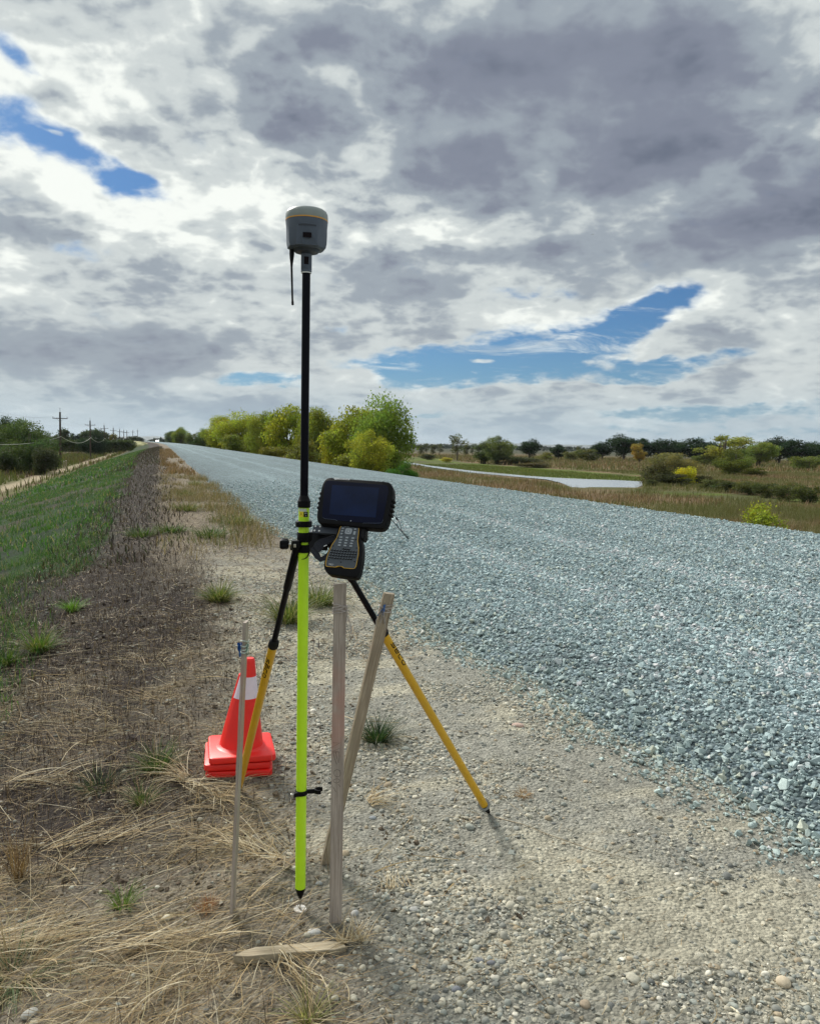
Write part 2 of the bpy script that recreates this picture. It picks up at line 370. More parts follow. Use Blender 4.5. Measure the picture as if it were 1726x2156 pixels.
# ------------------------------------------------------------------ terrain
def bend(v): return np.where(v > 200, -6.7e-5*(np.minimum(v, 900)-200)**2, 0.0)
EV = [-60, 1, 2.1, 2.4, 2.9, 3.6, 4.3, 5.8, 7.6, 9.2, 15.8, 24.6, 60, 250, 2000]
EU = [2.5, 2.45, 2.24, 2.20, 2.14, 2.05, 2.05, 1.88, 2.0, 1.95, 1.64, 1.45, 1.5, 1.76, 1.8]
def road_edge(v): return np.interp(v, EV, EU) + 0.16*(fbm(v*1.4, v*0+3.1, 5, 3)-0.5)*sstep(-5, 2, v)
ZP = -3.9
WTOP = [(850, 972), (905, 981), (984, 991), (1106, 1002.5), (1165, 1006.5), (1240, 1010), (1300, 1012), (1352, 1015)]
WBOT = [(1353, 1023), (1335, 1030), (1260, 1030), (1202, 1027), (1181, 1018), (1150, 1010.5), (1106, 1006.5), (984, 995.5), (905, 984.5), (850, 976)]
RIVER = [tuple(hit(x, y, ZP)[:2]) for x, y in WTOP+WBOT]
GREENB = [tuple(hit(x, y, ZP)[:2]) for x, y in [(850, 961), (920, 966), (1000, 975), (1120, 984), (1240, 992), (1350, 1000), (1350, 1016), (1165, 1009), (984, 996), (850, 977)]]
GREENC = [tuple(hit(x, y, ZP)[:2]) for x, y in [(1340, 1034), (1450, 1037), (1560, 1043), (1726, 1052), (1800, 1056), (1800, 1070), (1700, 1064), (1560, 1053), (1400, 1042)]]
def gz(u, v):
    u = np.asarray(u, float); v = np.asarray(v, float); uu = u-bend(v)
    s = np.maximum(0, -(uu-0.4)); zl = -(np.sqrt(s*s+2.25)-1.5)/3.1
    s = np.maximum(0, uu-10.25); zr = -(np.sqrt(s*s+0.01)-0.1)/2.6
    z = np.minimum(zl, zr)
    k = 0.5; z = ZP + np.log1p(np.exp(np.clip((z-ZP)/k, -30, 30)))*k          # soft foot of the bank
    z = z - math.log1p(math.exp(-ZP/k))*k - ZP
    d = np.hypot(u, v)
    plain = sstep(ZP+1.2, ZP+0.1, z)
    far = (fbm(u/23.0, v/23.0, 11, 4)-0.5)*0.5*plain*sstep(300, 60, d)
    near = sstep(40, 8, d)
    crest = sstep(2.2, 1.2, uu)*near
    z = z + far + crest*((fbm(u*1.3, v*1.3, 21, 3)-0.5)*0.05 + (fbm(u*7, v*7, 31, 4)-0.5)*0.028)
    slope = sstep(-1.0, -2.5, uu)*sstep(ZP+0.1, ZP+0.6, z)
    z = z + slope*(fbm(u*0.8, v*0.8, 41, 3)-0.5)*0.16
    # dug hollow round the survey mark, and the clod heap behind it
    h = np.exp(-(((u-0.41)/0.12)**2+((v-2.342)/0.10)**2)); z = z*(1-h) + 0.015*(1-h)*np.exp(-(((u-0.41)/0.3)**2+((v-2.342)/0.25)**2)) - 0.004*h
    h2 = np.exp(-(((u-0.36)/0.16)**2+((v-2.52)/0.09)**2)); z = z + h2*(0.035+0.03*(fbm(u*22, v*22, 51, 3)-0.5))
    return z
def gzs(u, v): return float(gz(np.array([u]), np.array([v]))[0])
def hitg(x, y, dz=0.0):
    z = 0.0
    for _ in range(40):
        p = hit(x, y, z+dz); z = 0.5*z+0.5*gzs(p[0], p[1])
    return hit(x, y, z+dz)


def spaced(a, b, step, lo, hi, g):
    c = list(np.arange(a, b, step)); s = step; x = c[-1]
    while x < hi: s *= g; x += s; c.append(x)
    s = step; x = a; pre = []
    while x > lo: s *= g; x -= s; pre.append(x)
    return np.array(pre[::-1]+c)


def ground_color(u, v):
    uu = u-bend(v); d = np.hypot(u, v)
    n1 = fbm(u*0.9, v*0.45, 61, 4); n2 = fbm(u*2.2, v*3.6, 71, 4); n3 = fbm(u*0.05, v*0.05, 81, 4); n4 = fbm(u/9, v/9, 85, 4)
    def C(*c): return np.array(c)[None, :]
    def mx(a, b, t): return a*(1-t[:, None])+b*t[:, None]
    sand = C(0.35, 0.33, 0.258); silt = C(0.245, 0.24, 0.205); burnt = C(0.034, 0.028, 0.026); brown = C(0.135, 0.110, 0.082)
    c = mx(silt+0*u[:, None], sand, sstep(0.42, 0.62, n2))
    # straw-brown soil to the left of the pole
    c = mx(c, brown, sstep(0.75, 0.25, uu+0.35*(n1-0.5)+0.25*(n2-0.5))*0.75)
    # burnt patch
    b = sstep(0.62, -0.05, uu+0.9*(n1-0.5)+0.3*(n2-0.5)-0.04*np.maximum(v-4, 0)*sstep(14, 6, v))*sstep(2.5, 3.3, v+0.8*(n1-0.5))
    b2 = sstep(0.25, -0.25, uu+0.9*(n1-0.5)+0.35*(n2-0.5))*sstep(5.0, 9.0, v)
    c = mx(c, burnt, np.clip(np.maximum(b*(0.60+0.5*sstep(0.30, 0.55, n2))*sstep(11, 7.5, v), b2*0.88), 0, 0.95))
    # dry shoulder farther on
    sh = sstep(8, 13, v)*sstep(-0.4, 0.3, uu+0.4*(n1-0.5))*sstep(2.2, 1.6, uu)
    c = mx(c, C(0.165, 0.132, 0.095), sh*0.85)
    # green bank
    g = sstep(-0.75, -1.25, uu+0.7*(n1-0.5)+np.clip((v-15)*0.02, 0, 2)); green = mx(C(0.022, 0.048, 0.014)+0*u[:, None], C(0.05, 0.046, 0.03), sstep(0.46, 0.62, n1)); green = mx(green, C(0.02, 0.026, 0.022), sstep(0.5, 0.62, n2)*sstep(-5, -1, uu))
    c = mx(c, green, g)
    toe = sstep(-10.2, -11.6, uu+1.6*(n4-0.5)); dry = mx(C(0.115, 0.082, 0.048)+0*u[:, None], C(0.10, 0.10, 0.035), sstep(0.42, 0.62, n4))
    c = mx(c, dry, toe)
    tr = np.exp(-((uu+15.0)/1.15)**4); c = mx(c, C(0.34, 0.28, 0.19), tr*0.9)
    tr = np.exp(-((uu+31.0)/1.6)**4); c = mx(c, C(0.42, 0.36, 0.27), tr*0.6)
    # right-hand plain
    r = sstep(10.3, 10.8, uu); pl = mx(C(0.15, 0.105, 0.06)+0*u[:, None], C(0.088, 0.086, 0.034), sstep(0.45, 0.62, n4))
    pl = mx(pl, C(0.20, 0.145, 0.085), sstep(0.50, 0.65, n3)*0.6)
    c = mx(c, pl, r)
    far = sstep(350, 900, d)*np.maximum(r, toe); c = mx(c, C(0.055, 0.058, 0.036), far)
    gb = in_poly(u+1.5*(n2-0.5), v+14*(n4-0.5), GREENB) | in_poly(u+1.5*(n2-0.5), v+3*(n4-0.5), GREENC)
    c = mx(c, mx(C(0.085, 0.125, 0.018)+0*u[:, None], C(0.07, 0.075, 0.03), sstep(0.5, 0.62, fbm(u/7, v/3, 87, 3))), gb.astype(float)*0.9)
    return c


us = spaced(-3.0, 4.2, 0.03, -9000, 9000, 1.05); vs = spaced(0.8, 8.0, 0.03, -400, 12000, 1.045)
UU, VV = np.meshgrid(us, vs, indexing='xy'); nu, nv = len(us), len(vs)
u1, v1 = UU.ravel(), VV.ravel(); Z1 = gz(u1, v1)
ii = (np.arange(nv-1)[:, None]*nu+np.arange(nu-1)[None, :]).ravel()
gf = np.stack([ii, ii+1, ii+nu+1, ii+nu], 1)
m, t, o = new_mat('soil')
att = t.add('ShaderNodeAttribute', attribute_name='col').outputs['Color']
g = t.n.new('ShaderNodeNewGeometry').outputs['Position']
dist = t.add('ShaderNodeVectorMath', {0: g}, operation='LENGTH').outputs[1]
nf = t.noise(g, 55, 5, 0.68); nm = t.noise(g, 14, 4, 0.62); nl = t.noise(g, 0.9, 5, 0.65)
vor = t.add('ShaderNodeTexVoronoi', {'Vector': t.vm('ADD', g, (0, 0, 0)), 'Scale': 75.0}); vcol = vor.outputs['Color']; vd = vor.outputs['Distance']
k = t.m('MULTIPLY', t.mr(nf, 0.3, 0.7, 0.62, 1.36, 'LINEAR'), t.mr(nm, 0.3, 0.7, 0.78, 1.22, 'LINEAR'))
k = t.m('MULTIPLY', k, t.mr(nl, 0.3, 0.7, 0.84, 1.16, 'LINEAR'))
vs1 = t.add('ShaderNodeSeparateColor', {0: vcol}).outputs[0]
k = t.m('MULTIPLY', k, t.mr(vs1, 0, 1, 0.82, 1.2, 'LINEAR'))
cc = t.vm('SCALE', att); t.l.new(k, cc.node.inputs[3])
p = t.add('ShaderNodeBsdfPrincipled', {'Base Color': cc, 'Roughness': 0.95, 'Specular IOR Level': 0.1})
hh = t.m('ADD', t.m('MULTIPLY', nf, 0.012), t.m('MULTIPLY', vd, -0.010)); hh = t.m('ADD', hh, t.m('MULTIPLY', nm, 0.02))
bm_ = t.add('ShaderNodeBump', {'Height': hh, 'Strength': 0.9, 'Distance': 1.0}); t.l.new(bm_.outputs[0], p.inputs['Normal'])
t.l.new(p.outputs[0], o.inputs[0]); M['soil'] = m
ground = mesh_np('ground', np.stack([u1, v1, Z1], 1), [gf], M['soil'], col=ground_color(u1, v1), smooth=True)
tag(ground, kind='structure')

# ---------------- gravel road: a raised layer of crushed stone on the levee crown
def road_z(u, v):
    e = road_edge(v); uu = u-bend(v)
    return gz(u, v)*sstep(9.8, 10.4, uu) - 0.012 + 0.115*sstep(0, 0.75, uu-e) + 0.012*(fbm(u*3, v*3, 91, 3)-0.5)*sstep(40, 10, v) + 0.03*sstep(2.5, 6, uu)
rv = spaced(0.6, 12, 0.07, -120, 3000, 1.05); rk = np.concatenate([np.linspace(0, 1.0, 22)**1.2*0.12, np.linspace(0.14, 1.0, 60)])
RU, RVV = np.meshgrid(rk, rv, indexing='xy')
ru = road_edge(RVV)-0.02+RU*(10.75-road_edge(RVV)) + bend(RVV); u2, v2 = ru.ravel(), RVV.ravel()
z2 = road_z(u2, v2); n2_ = len(rk); ii = (np.arange(len(rv)-1)[:, None]*n2_+np.arange(n2_-1)[None, :]).ravel()
rf = np.stack([ii, ii+1, ii+n2_+1, ii+n2_], 1)
uu2 = u2-bend(v2); wob = 0.35*(fbm(v2*0.12, v2*0+1, 95, 3)-0.5)
trk = sum(np.exp(-((uu2+wob-c0)/0.22)**2)*a for c0, a in ((3.9, 0.8), (5.6, 1.0), (7.2, 0.5), (8.8, 0.35)))
bas = 0.86+0.30*(fbm(u2*0.5, v2*0.16, 97, 4)-0.5) + 0.26*np.clip(trk, 0, 1)
bas *= 0.80+0.20*sstep(0.1, 1.6, uu2-road_edge(v2))
rcol = np.array([0.208, 0.272, 0.292])[None, :]*bas[:, None]
m, t, o = new_mat('crushed_stone_layer')
att = t.add('ShaderNodeAttribute', attribute_name='col').outputs['Color']; g = t.n.new('ShaderNodeNewGeometry').outputs['Position']
v_a = t.add('ShaderNodeTexVoronoi', {'Vector': g, 'Scale': 38.0}); v_b = t.add('ShaderNodeTexVoronoi', {'Vector': g, 'Scale': 14.0})
k = t.m('MULTIPLY', t.mr(t.add('ShaderNodeSeparateColor', {0: v_a.outputs['Color']}).outputs[0], 0, 1, 0.45, 1.5, 'LINEAR'),
        t.mr(t.add('ShaderNodeSeparateColor', {0: v_b.outputs['Color']}).outputs[1], 0, 1, 0.72, 1.28, 'LINEAR'))
k = t.m('MULTIPLY', k, t.mr(t.noise(g, 5.0, 5, 0.7), 0.3, 0.7, 0.82, 1.18, 'LINEAR'))
cc = t.vm('SCALE', att); t.l.new(k, cc.node.inputs[3])
p = t.add('ShaderNodeBsdfPrincipled', {'Base Color': cc, 'Roughness': 0.9, 'Specular IOR Level': 0.15})
hh = t.m('ADD', t.m('MULTIPLY', v_a.outputs['Distance'], -0.03), t.m('MULTIPLY', v_b.outputs['Distance'], -0.03))
b_ = t.add('ShaderNodeBump', {'Height': hh, 'Strength': 1.0, 'Distance': 1.0}); t.l.new(b_.outputs[0], p.inputs['Normal'])
t.l.new(p.outputs[0], o.inputs[0])
road = mesh_np('road', np.stack([u2, v2, z2], 1), [rf], m, col=rcol, smooth=True); tag(road, kind='structure')

# ---------------- river
wb = bmesh.new(); f_ = wb.faces.new([wb.verts.new((x, y, ZP+0.10)) for x, y in RIVER]); bmesh.ops.triangulate(wb, faces=[f_])
m, t, o = new_mat('river_water'); g = t.n.new('ShaderNodeNewGeometry').outputs['Position']
p = t.add('ShaderNodeBsdfPrincipled', {'Base Color': (0.34, 0.35, 0.35, 1), 'Roughness': 0.2, 'Specular IOR Level': 0.9})  # silty base colour, made paler to stand in for bright cloud reflections
b_ = t.add('ShaderNodeBump', {'Height': t.noise(t.vm('MULTIPLY', g, (0.5, 1.6, 1)), 1.5, 3), 'Strength': 0.05, 'Distance': 0.2}); t.l.new(b_.outputs[0], p.inputs['Normal'])
t.l.new(p.outputs[0], o.inputs[0]); M['water'] = m
tag(obj_bm('river', wb, m), kind='structure')

# ------------------------------------------------------------------ scattering
RNG = np.random.default_rng(7)
def rock_variants(n, pts, flat, seed):
    r = np.random.default_rng(seed); out = []
    for _ in range(n):
        q = r.normal(size=(pts, 3)); q /= np.linalg.norm(q, axis=1)[:, None]; q *= r.uniform(0.75, 1.1, (pts, 1)); q[:, 2] *= flat; q[:, 0] *= r.uniform(0.9, 1.35)
        b = bmesh.new(); [b.verts.new(p) for p in q]; h = bmesh.ops.convex_hull(b, input=b.verts[:])
        for v in [v for v in b.verts if not v.link_faces]: b.verts.remove(v)
        bmesh.ops.triangulate(b, faces=b.faces[:]); b.verts.index_update()
        out.append((np.array([v.co[:] for v in b.verts]), np.array([[v.index for v in f.verts] for f in b.faces]))); b.free()
    return out
def pebble_variants(n, sub, seed):
    r = np.random.default_rng(seed); out = []
    for _ in range(n):
        b = bmesh.new(); bmesh.ops.create_icosphere(b, subdivisions=sub, radius=1); b.verts.index_update(); ph = r.uniform(0, 6, 6)
        V = np.array([v.co[:] for v in b.verts]); k = 1+0.13*np.sin(2.3*V[:, 0]+ph[0])+0.10*np.sin(2.9*V[:, 1]+ph[1])+0.08*np.sin(3.3*V[:, 2]+ph[2])+0.05*np.sin(5*V[:, 0]+4*V[:, 1]+ph[3])
        V = V*k[:, None]*np.array([r.uniform(1, 1.35), 1, r.uniform(0.5, 0.8)])
        out.append((V, np.array([[v.index for v in f.verts] for f in b.faces]))); b.free()
    return out
def scatter(name, variants, pos, size, tilt, colr, mat, smooth=False, full_rot=False):
    n = len(pos); var = RNG.integers(0, len(variants), n); Vs, Fs, Cs = [], [], []; off = 0
    az = RNG.uniform(0, 2*np.pi, n); tx = RNG.normal(0, tilt, n); ty = RNG.normal(0, tilt, n)
    if full_rot: tx = RNG.uniform(-0.9, 0.9, n); ty = RNG.uniform(-0.9, 0.9, n)
    for k, (V, Fc) in enumerate(variants):
        s = np.where(var == k)[0]
        if not len(s): continue
        ca, sa = np.cos(az[s])[:, None], np.sin(az[s])[:, None]; ct, st = np.cos(tx[s])[:, None], np.sin(tx[s])[:, None]; cy, sy = np.cos(ty[s])[:, None], np.sin(ty[s])[:, None]
        X, Y, Z = V[None, :, 0], V[None, :, 1], V[None, :, 2]
        Y1, Z1 = Y*ct-Z*st, Y*st+Z*ct; X1 = X*cy+Z1*sy; Z2 = -X*sy+Z1*cy
        X2, Y2 = X1*ca-Y1*sa, X1*sa+Y1*ca
        sz = size[s][:, None]
        W_ = np.stack([X2*sz+pos[s, 0][:, None], Y2*sz+pos[s, 1][:, None], Z2*sz+pos[s, 2][:, None]], 2)
        Vs.append(W_.reshape(-1, 3)); nvv = len(V)
        Fs.append((Fc[None]+(np.arange(len(s))*nvv)[:, None, None]+off).reshape(-1, 3)); off += len(s)*nvv
        Cs.append(np.repeat(colr[s], nvv, 0))
    return mesh_np(name, np.concatenate(Vs), Fs, mat, col=np.concatenate(Cs), smooth=smooth)
def wedge(n_per, umin, umax, vmin, vmax, dens_fn, ang=34):
    """random points in a rectangle, kept with the density dens_fn and only round the view"""
    n = int(n_per*(umax-umin)*(vmax-vmin)); u = RNG.uniform(umin, umax, n); v = RNG.uniform(vmin, vmax, n)
    th = np.degrees(np.arctan2(u+0.8*0, v))-math.degrees(YAW); k = (np.abs(th) < ang) | (np.hypot(u, v) < 2.2)
    k &= RNG.uniform(0, 1, n) < dens_fn(u, v); return u[k], v[k]
rock_mat = attr_mat('crushed_stone', 0.88, 0.22, 160, bump=0.35, bscale=260)
# near: full cover of 2-3 cm crushed stone
def dr(u, v):
    e = road_edge(v); d = np.hypot(u, v)
    return sstep(-0.30, 0.10, u-e+0.22*(fbm(u*5, v*5, 7, 3)-0.5))**1.5*(u < 10.45)*np.clip(1.15-d/13, 0.30, 1)
a_, b_2 = wedge(3200, 1.5, 10.5, 0.4, 9.5, dr)
c_, d_2 = wedge(760, 1.2, 10.5, 9.5, 30, lambda u, v: (u > road_edge(v)-0.1)*(u < 10.5)*np.clip(1-(v-9.5)/20, 0.0, 1)**1.3)
ru_, rv_ = np.concatenate([a_, c_]), np.concatenate([b_2, d_2])
dd = np.hypot(ru_, rv_); nR = len(ru_)
sz = RNG.lognormal(math.log(0.0084), 0.45, nR)*(1+np.clip(dd-5, 0, 12)*0.05); sz = np.clip(sz, 0.005, 0.03)
zz_ = np.maximum(road_z(ru_, rv_), gz(ru_, rv_))+sz*RNG.uniform(0.1, 0.75, nR)
tone = RNG.lognormal(0, 0.22, nR)[:, None]; base = np.array([0.350, 0.440, 0.450])[None, :]*tone
warm = RNG.uniform(0, 1, nR)[:, None]; base = base*np.where(warm < 0.13, np.array([[1.25, 1.1, 0.95]]), 1.0)*np.where(warm > 0.92, np.array([[1.15, 1.12, 1.1]]), 1.0)
eg = sstep(0.9, 0.0, ru_-road_edge(rv_))[:, None]; base = base*(1-eg*np.array([[0.10, 0.14, 0.20]]))
trn = np.clip(sum(np.exp(-((ru_+0.35*(fbm(rv_*0.12, rv_*0+1, 95, 3)-0.5)-c0)/0.25)**2)*a for c0, a in ((3.9, 0.8), (5.6, 1.0), (7.2, 0.5), (8.8, 0.35))), 0, 1)[:, None]
base = np.clip(base*(1+0.30*trn), 0.02, 0.56)
tag(scatter('crushed_gravel', rock_variants(28, 11, 0.75, 3), np.stack([ru_, rv_, zz_], 1), sz, 0.5, base, rock_mat, full_rot=True),
    'blue-grey crushed stone covering the road', 'gravel', kind='stuff')
# pebbles on the dirt shoulder
def dp(u, v):
    e = road_edge(v); n = fbm(u*2.6, v*2.6, 101, 4); near = np.exp(-(((u-1.25)/0.75)**2+((v-1.75)/0.6)**2))
    k = sstep(0.46, 0.60, n)*0.9+0.05+0.55*near*sstep(0.35, 0.5, n)
    k *= sstep(0.35, 1.0, u+0.25*(n-0.5)); k = k*(1-0.75*sstep(-0.38, -0.12, u-e)*sstep(3.6, 2.4, v)*sstep(0.62, 0.5, n)) + 0.05
    k *= np.where(u < 0.3, 0.8, 1); return np.clip(k, 0, 1)*(u < e+0.1)*np.clip(1.2-v/12, 0.35, 1)
pu, pv = wedge(11500, -1.6, 2.7, 0.9, 9, dp, 36)
nP = len(pu); ps = RNG.lognormal(math.log(0.0043), 0.55, nP)*(1+0.05*np.clip(pv-3, 0, 9)); big = RNG.uniform(0, 1, nP) < 0.012; ps = np.clip(ps, 0.0016, 0.011); ps = np.where(big, ps*RNG.uniform(1.5, 2.6, nP), ps); ps = np.clip(ps, 0.0016, 0.017)
pal = np.array([[0.34, 0.33, 0.275], [0.40, 0.38, 0.305], [0.23, 0.235, 0.21], [0.47, 0.44, 0.35], [0.29, 0.305, 0.27], [0.36, 0.30, 0.21], [0.62, 0.59, 0.50], [0.15, 0.155, 0.145]])
pc = pal[RNG.choice(8, nP, p=[.24, .2, .14, .12, .14, .08, .03, .05])]*RNG.uniform(0.8, 1.15, (nP, 1))
dk = (sstep(0.5, -0.4, pu)*sstep(2.8, 3.4, pv))[:, None]; pc = pc*(1-0.35*dk)
peb = pebble_variants(10, 2, 5); rk2 = rock_variants(10, 10, 0.6, 9)
sm = ps < 0.0055; pz = gz(pu, pv)+ps*RNG.uniform(-0.15, 0.35, nP)
peb_mat = attr_mat('pebble_stone', 0.85, 0.16, 150, bump=0.2, bscale=300)
half = RNG.uniform(0, 1, nP) < 0.38
s1 = (~sm) & half; s2 = sm | ~half
pp = np.stack([pu, pv, pz], 1)
tag(scatter('pebbles', peb, pp[s1], ps[s1], 0.25, pc[s1], peb_mat, smooth=True), 'grey rounded pebbles bedded in the dirt shoulder', 'pebbles', kind='stuff')
tag(scatter('gravel_chips', rk2, pp[s2], ps[s2], 0.4, pc[s2], peb_mat), 'small angular grey chips strewn over the dirt shoulder', 'gravel', kind='stuff')


def blades(name, u, v, L, w, az, lift, droop, colr, mat, seg=4, z=None, z0=0.0, curl=0.0, parent=None):
    """curved tapering ribbons; lift = start angle above the ground, droop = how far it falls over"""
    n = len(u); z = gz(u, v) if z is None else z; T = np.linspace(0, 1, seg+1)
    px, py, pz_ = np.zeros((n, seg+1)), np.zeros((n, seg+1)), np.zeros((n, seg+1)); px[:, 0] = u; py[:, 0] = v; pz_[:, 0] = z+z0
    a = az.copy(); e = lift.copy()
    for i in range(seg):
        px[:, i+1] = px[:, i]+np.cos(e)*np.cos(a)*L/seg; py[:, i+1] = py[:, i]+np.cos(e)*np.sin(a)*L/seg; pz_[:, i+1] = pz_[:, i]+np.sin(e)*L/seg
        e = e-droop/seg; a = a+curl/seg
    tilt = RNG.uniform(-0.6, 0.6, n)[:, None]
    wx, wy = -np.sin(az)[:, None]*np.cos(tilt), np.cos(az)[:, None]*np.cos(tilt); wz = np.sin(tilt)
    W_ = (w[:, None]*(1-0.85*T[None, :]**1.6))/2
    A = np.stack([px+wx*W_, py+wy*W_, pz_+wz*W_], 2); B = np.stack([px-wx*W_, py-wy*W_, pz_-wz*W_], 2)
    V = np.stack([A, B], 2).reshape(-1, 3); k = (np.arange(n)*(seg+1)*2)[:, None]+(np.arange(seg)*2)[None, :]; k = k.ravel()
    Fq = np.stack([k, k+2, k+3, k+1], 1)
    return mesh_np(name, V, [Fq], mat, col=np.repeat(colr, (seg+1)*2, 0), parent=parent)
straw_mat = attr_mat('dry_straw', 0.75, 0.25, 90, transl=0.15); grass_mat = attr_mat('green_blades', 0.6, 0.2, 60, transl=0.35, spec=0.3)
def pick(pal, n, p=None): return np.array(pal)[RNG.choice(len(pal), n, p=p)]*RNG.uniform(0.75, 1.2, (n, 1))
STRAW = [(0.42, 0.32, 0.18), (0.52, 0.43, 0.28), (0.34, 0.25, 0.13), (0.25, 0.17, 0.09), (0.60, 0.53, 0.38), (0.30, 0.26, 0.15)]
# straw lying on the left
def ds(u, v):
    n = fbm(u*2.4, v*2.4, 111, 3); n2 = fbm(u*5, v*5, 117, 3)
    k = sstep(0.62, 0.25, u+0.35*(n-0.5))*(0.26+0.95*sstep(0.42, 0.62, n))*sstep(0.3, 0.5, n2)
    k = k*np.where((v < 3.2) & (u < 0.3), 1.0, 0.72); k = k*np.where(v > 3.1, np.clip(0.75-(v-3.1)*0.18, 0.08, 1), 1) + 0.035*sstep(1.9, 1.0, u); return np.clip(k, 0, 1)
su, sv = wedge(5600, -2.0, 2.0, 1.0, 7.5, ds, 36); n = len(su)
flow = -YAW + 0.30 + 0.8*(fbm(su*0.9, sv*0.9, 121, 2)-0.5)*2
az_ = np.where(RNG.uniform(0, 1, n) < 0.62, flow+RNG.normal(0, 0.42, n), RNG.uniform(0, 6.28, n)) + np.where(RNG.uniform(0, 1, n) < 0.5, math.pi, 0)
Ls = RNG.lognormal(math.log(0.12), 0.55, n); Ls = np.clip(Ls, 0.03, 0.42); Ls *= np.where(su > 0.75, 0.6, 1)
tag(blades('dry_straw', su, sv, Ls, np.clip(RNG.lognormal(math.log(0.0015), 0.5, n), 0.0007, 0.005), az_, RNG.uniform(0.02, 0.40, n), RNG.uniform(0.1, 0.7, n), pick(STRAW, n, [.22, .18, .22, .2, .08, .1])*RNG.uniform(0.6, 1.15, (n, 1)), straw_mat, 5, z0=0.004, curl=RNG.normal(0, 0.55, n)),
    'tan dry straw lying flat over the dirt left of the pole', 'straw', kind='stuff')
# thin upright dead stalks
su, sv = wedge(130, -2.0, 1.0, 1.4, 8.0, lambda u, v: sstep(0.9, 0.1, u)*(0.2+0.8*sstep(0.45, 0.6, fbm(u*2, v*2, 181, 3)))*np.clip(1.2-v/9, 0.2, 1), 36); n = len(su)
tag(blades('dead_stalks', su, sv, RNG.uniform(0.06, 0.24, n), RNG.uniform(0.0012, 0.0026, n), RNG.uniform(0, 6.28, n), RNG.uniform(0.9, 1.5, n), RNG.uniform(0, 0.5, n), pick([(0.22, 0.15, 0.09), (0.12, 0.08, 0.06), (0.34, 0.26, 0.16), (0.06, 0.045, 0.04)], n), straw_mat, 3),
    'thin upright dead brown stalks left of the pole', 'stalks', kind='stuff')
# short litter
su, sv = wedge(5200, -1.8, 2.1, 1.0, 6.5, lambda u, v: np.clip(sstep(0.9, 0.0, u+0.5*(fbm(u*3, v*3, 131, 3)-0.5))*0.55+0.035, 0, 1)*np.clip(1.4-v/5, 0.25, 1), 36); n = len(su)
tag(blades('straw_litter', su, sv, RNG.uniform(0.012, 0.05, n), RNG.uniform(0.0010, 0.0026, n), RNG.uniform(0, 6.28, n), RNG.uniform(0.0, 0.5, n), RNG.uniform(0.1, 0.9, n),
           pick([(0.30, 0.22, 0.13), (0.20, 0.14, 0.09), (0.40, 0.33, 0.22), (0.10, 0.07, 0.05)], n), straw_mat, 2, z0=0.003), 'short broken straw chips over the soil', 'straw', kind='stuff')
# burnt upright stubble
def db(u, v):
    n1 = fbm(u*0.9, v*0.45, 61, 4); b = sstep(0.75, 0.0, u+0.9*(n1-0.5)-0.03*np.maximum(v-4, 0))*sstep(2.6, 3.3, v); return b*np.clip(1.1-v/14, 0.2, 1)
su, sv = wedge(1700, -2.2, 1.2, 2.5, 11, db, 36); n = len(su)
tag(blades('burnt_stubble', su, sv, RNG.uniform(0.02, 0.085, n), RNG.uniform(0.0015, 0.003, n)*(1+sv*0.10), RNG.uniform(0, 6.28, n), RNG.uniform(0.7, 1.5, n), RNG.uniform(0, 0.5, n),
           pick([(0.030, 0.022, 0.020), (0.06, 0.042, 0.034), (0.11, 0.075, 0.05), (0.20, 0.14, 0.09)], n, [.4, .3, .2, .1]), straw_mat, 2), 'charred dark grass stubble standing on the burnt verge', 'stubble', kind='stuff')
su, sv = wedge(110, -1.6, 0.9, 10, 48, lambda u, v: sstep(0.55, 0.0, u+0.8*(fbm(u*0.9, v*0.45, 61, 4)-0.5))*np.clip(1.2-v/55, 0.2, 1), 36); n = len(su)
tag(blades('burnt_stubble', su, sv, RNG.uniform(0.05, 0.15, n), RNG.uniform(0.010, 0.022, n), RNG.uniform(0, 6.28, n), RNG.uniform(0.4, 1.5, n), RNG.uniform(0, 0.8, n),
           pick([(0.035, 0.028, 0.026), (0.07, 0.052, 0.042), (0.13, 0.10, 0.075), (0.045, 0.06, 0.025)], n, [.4, .3, .15, .15]), straw_mat, 2), 'charred grass remains on the dark strip running down the levee', 'stubble', kind='stuff')
su, sv = wedge(14, -3.5, 0.9, 48, 190, lambda u, v: sstep(0.6, 0.0, u-bend(v)+0.8*(fbm(u*0.9, v*0.1, 61, 4)-0.5)), 36); n = len(su)
tag(blades('burnt_stubble', su, sv, RNG.uniform(0.08, 0.24, n), RNG.uniform(0.03, 0.07, n), RNG.uniform(0, 6.28, n), RNG.uniform(0.4, 1.5, n), RNG.uniform(0, 0.8, n),
           pick([(0.05, 0.042, 0.036), (0.09, 0.07, 0.052), (0.14, 0.11, 0.08), (0.05, 0.07, 0.03)], n, [.35, .3, .2, .15]), straw_mat, 2), 'dark dead grass far along the levee crest', 'stubble', kind='stuff')
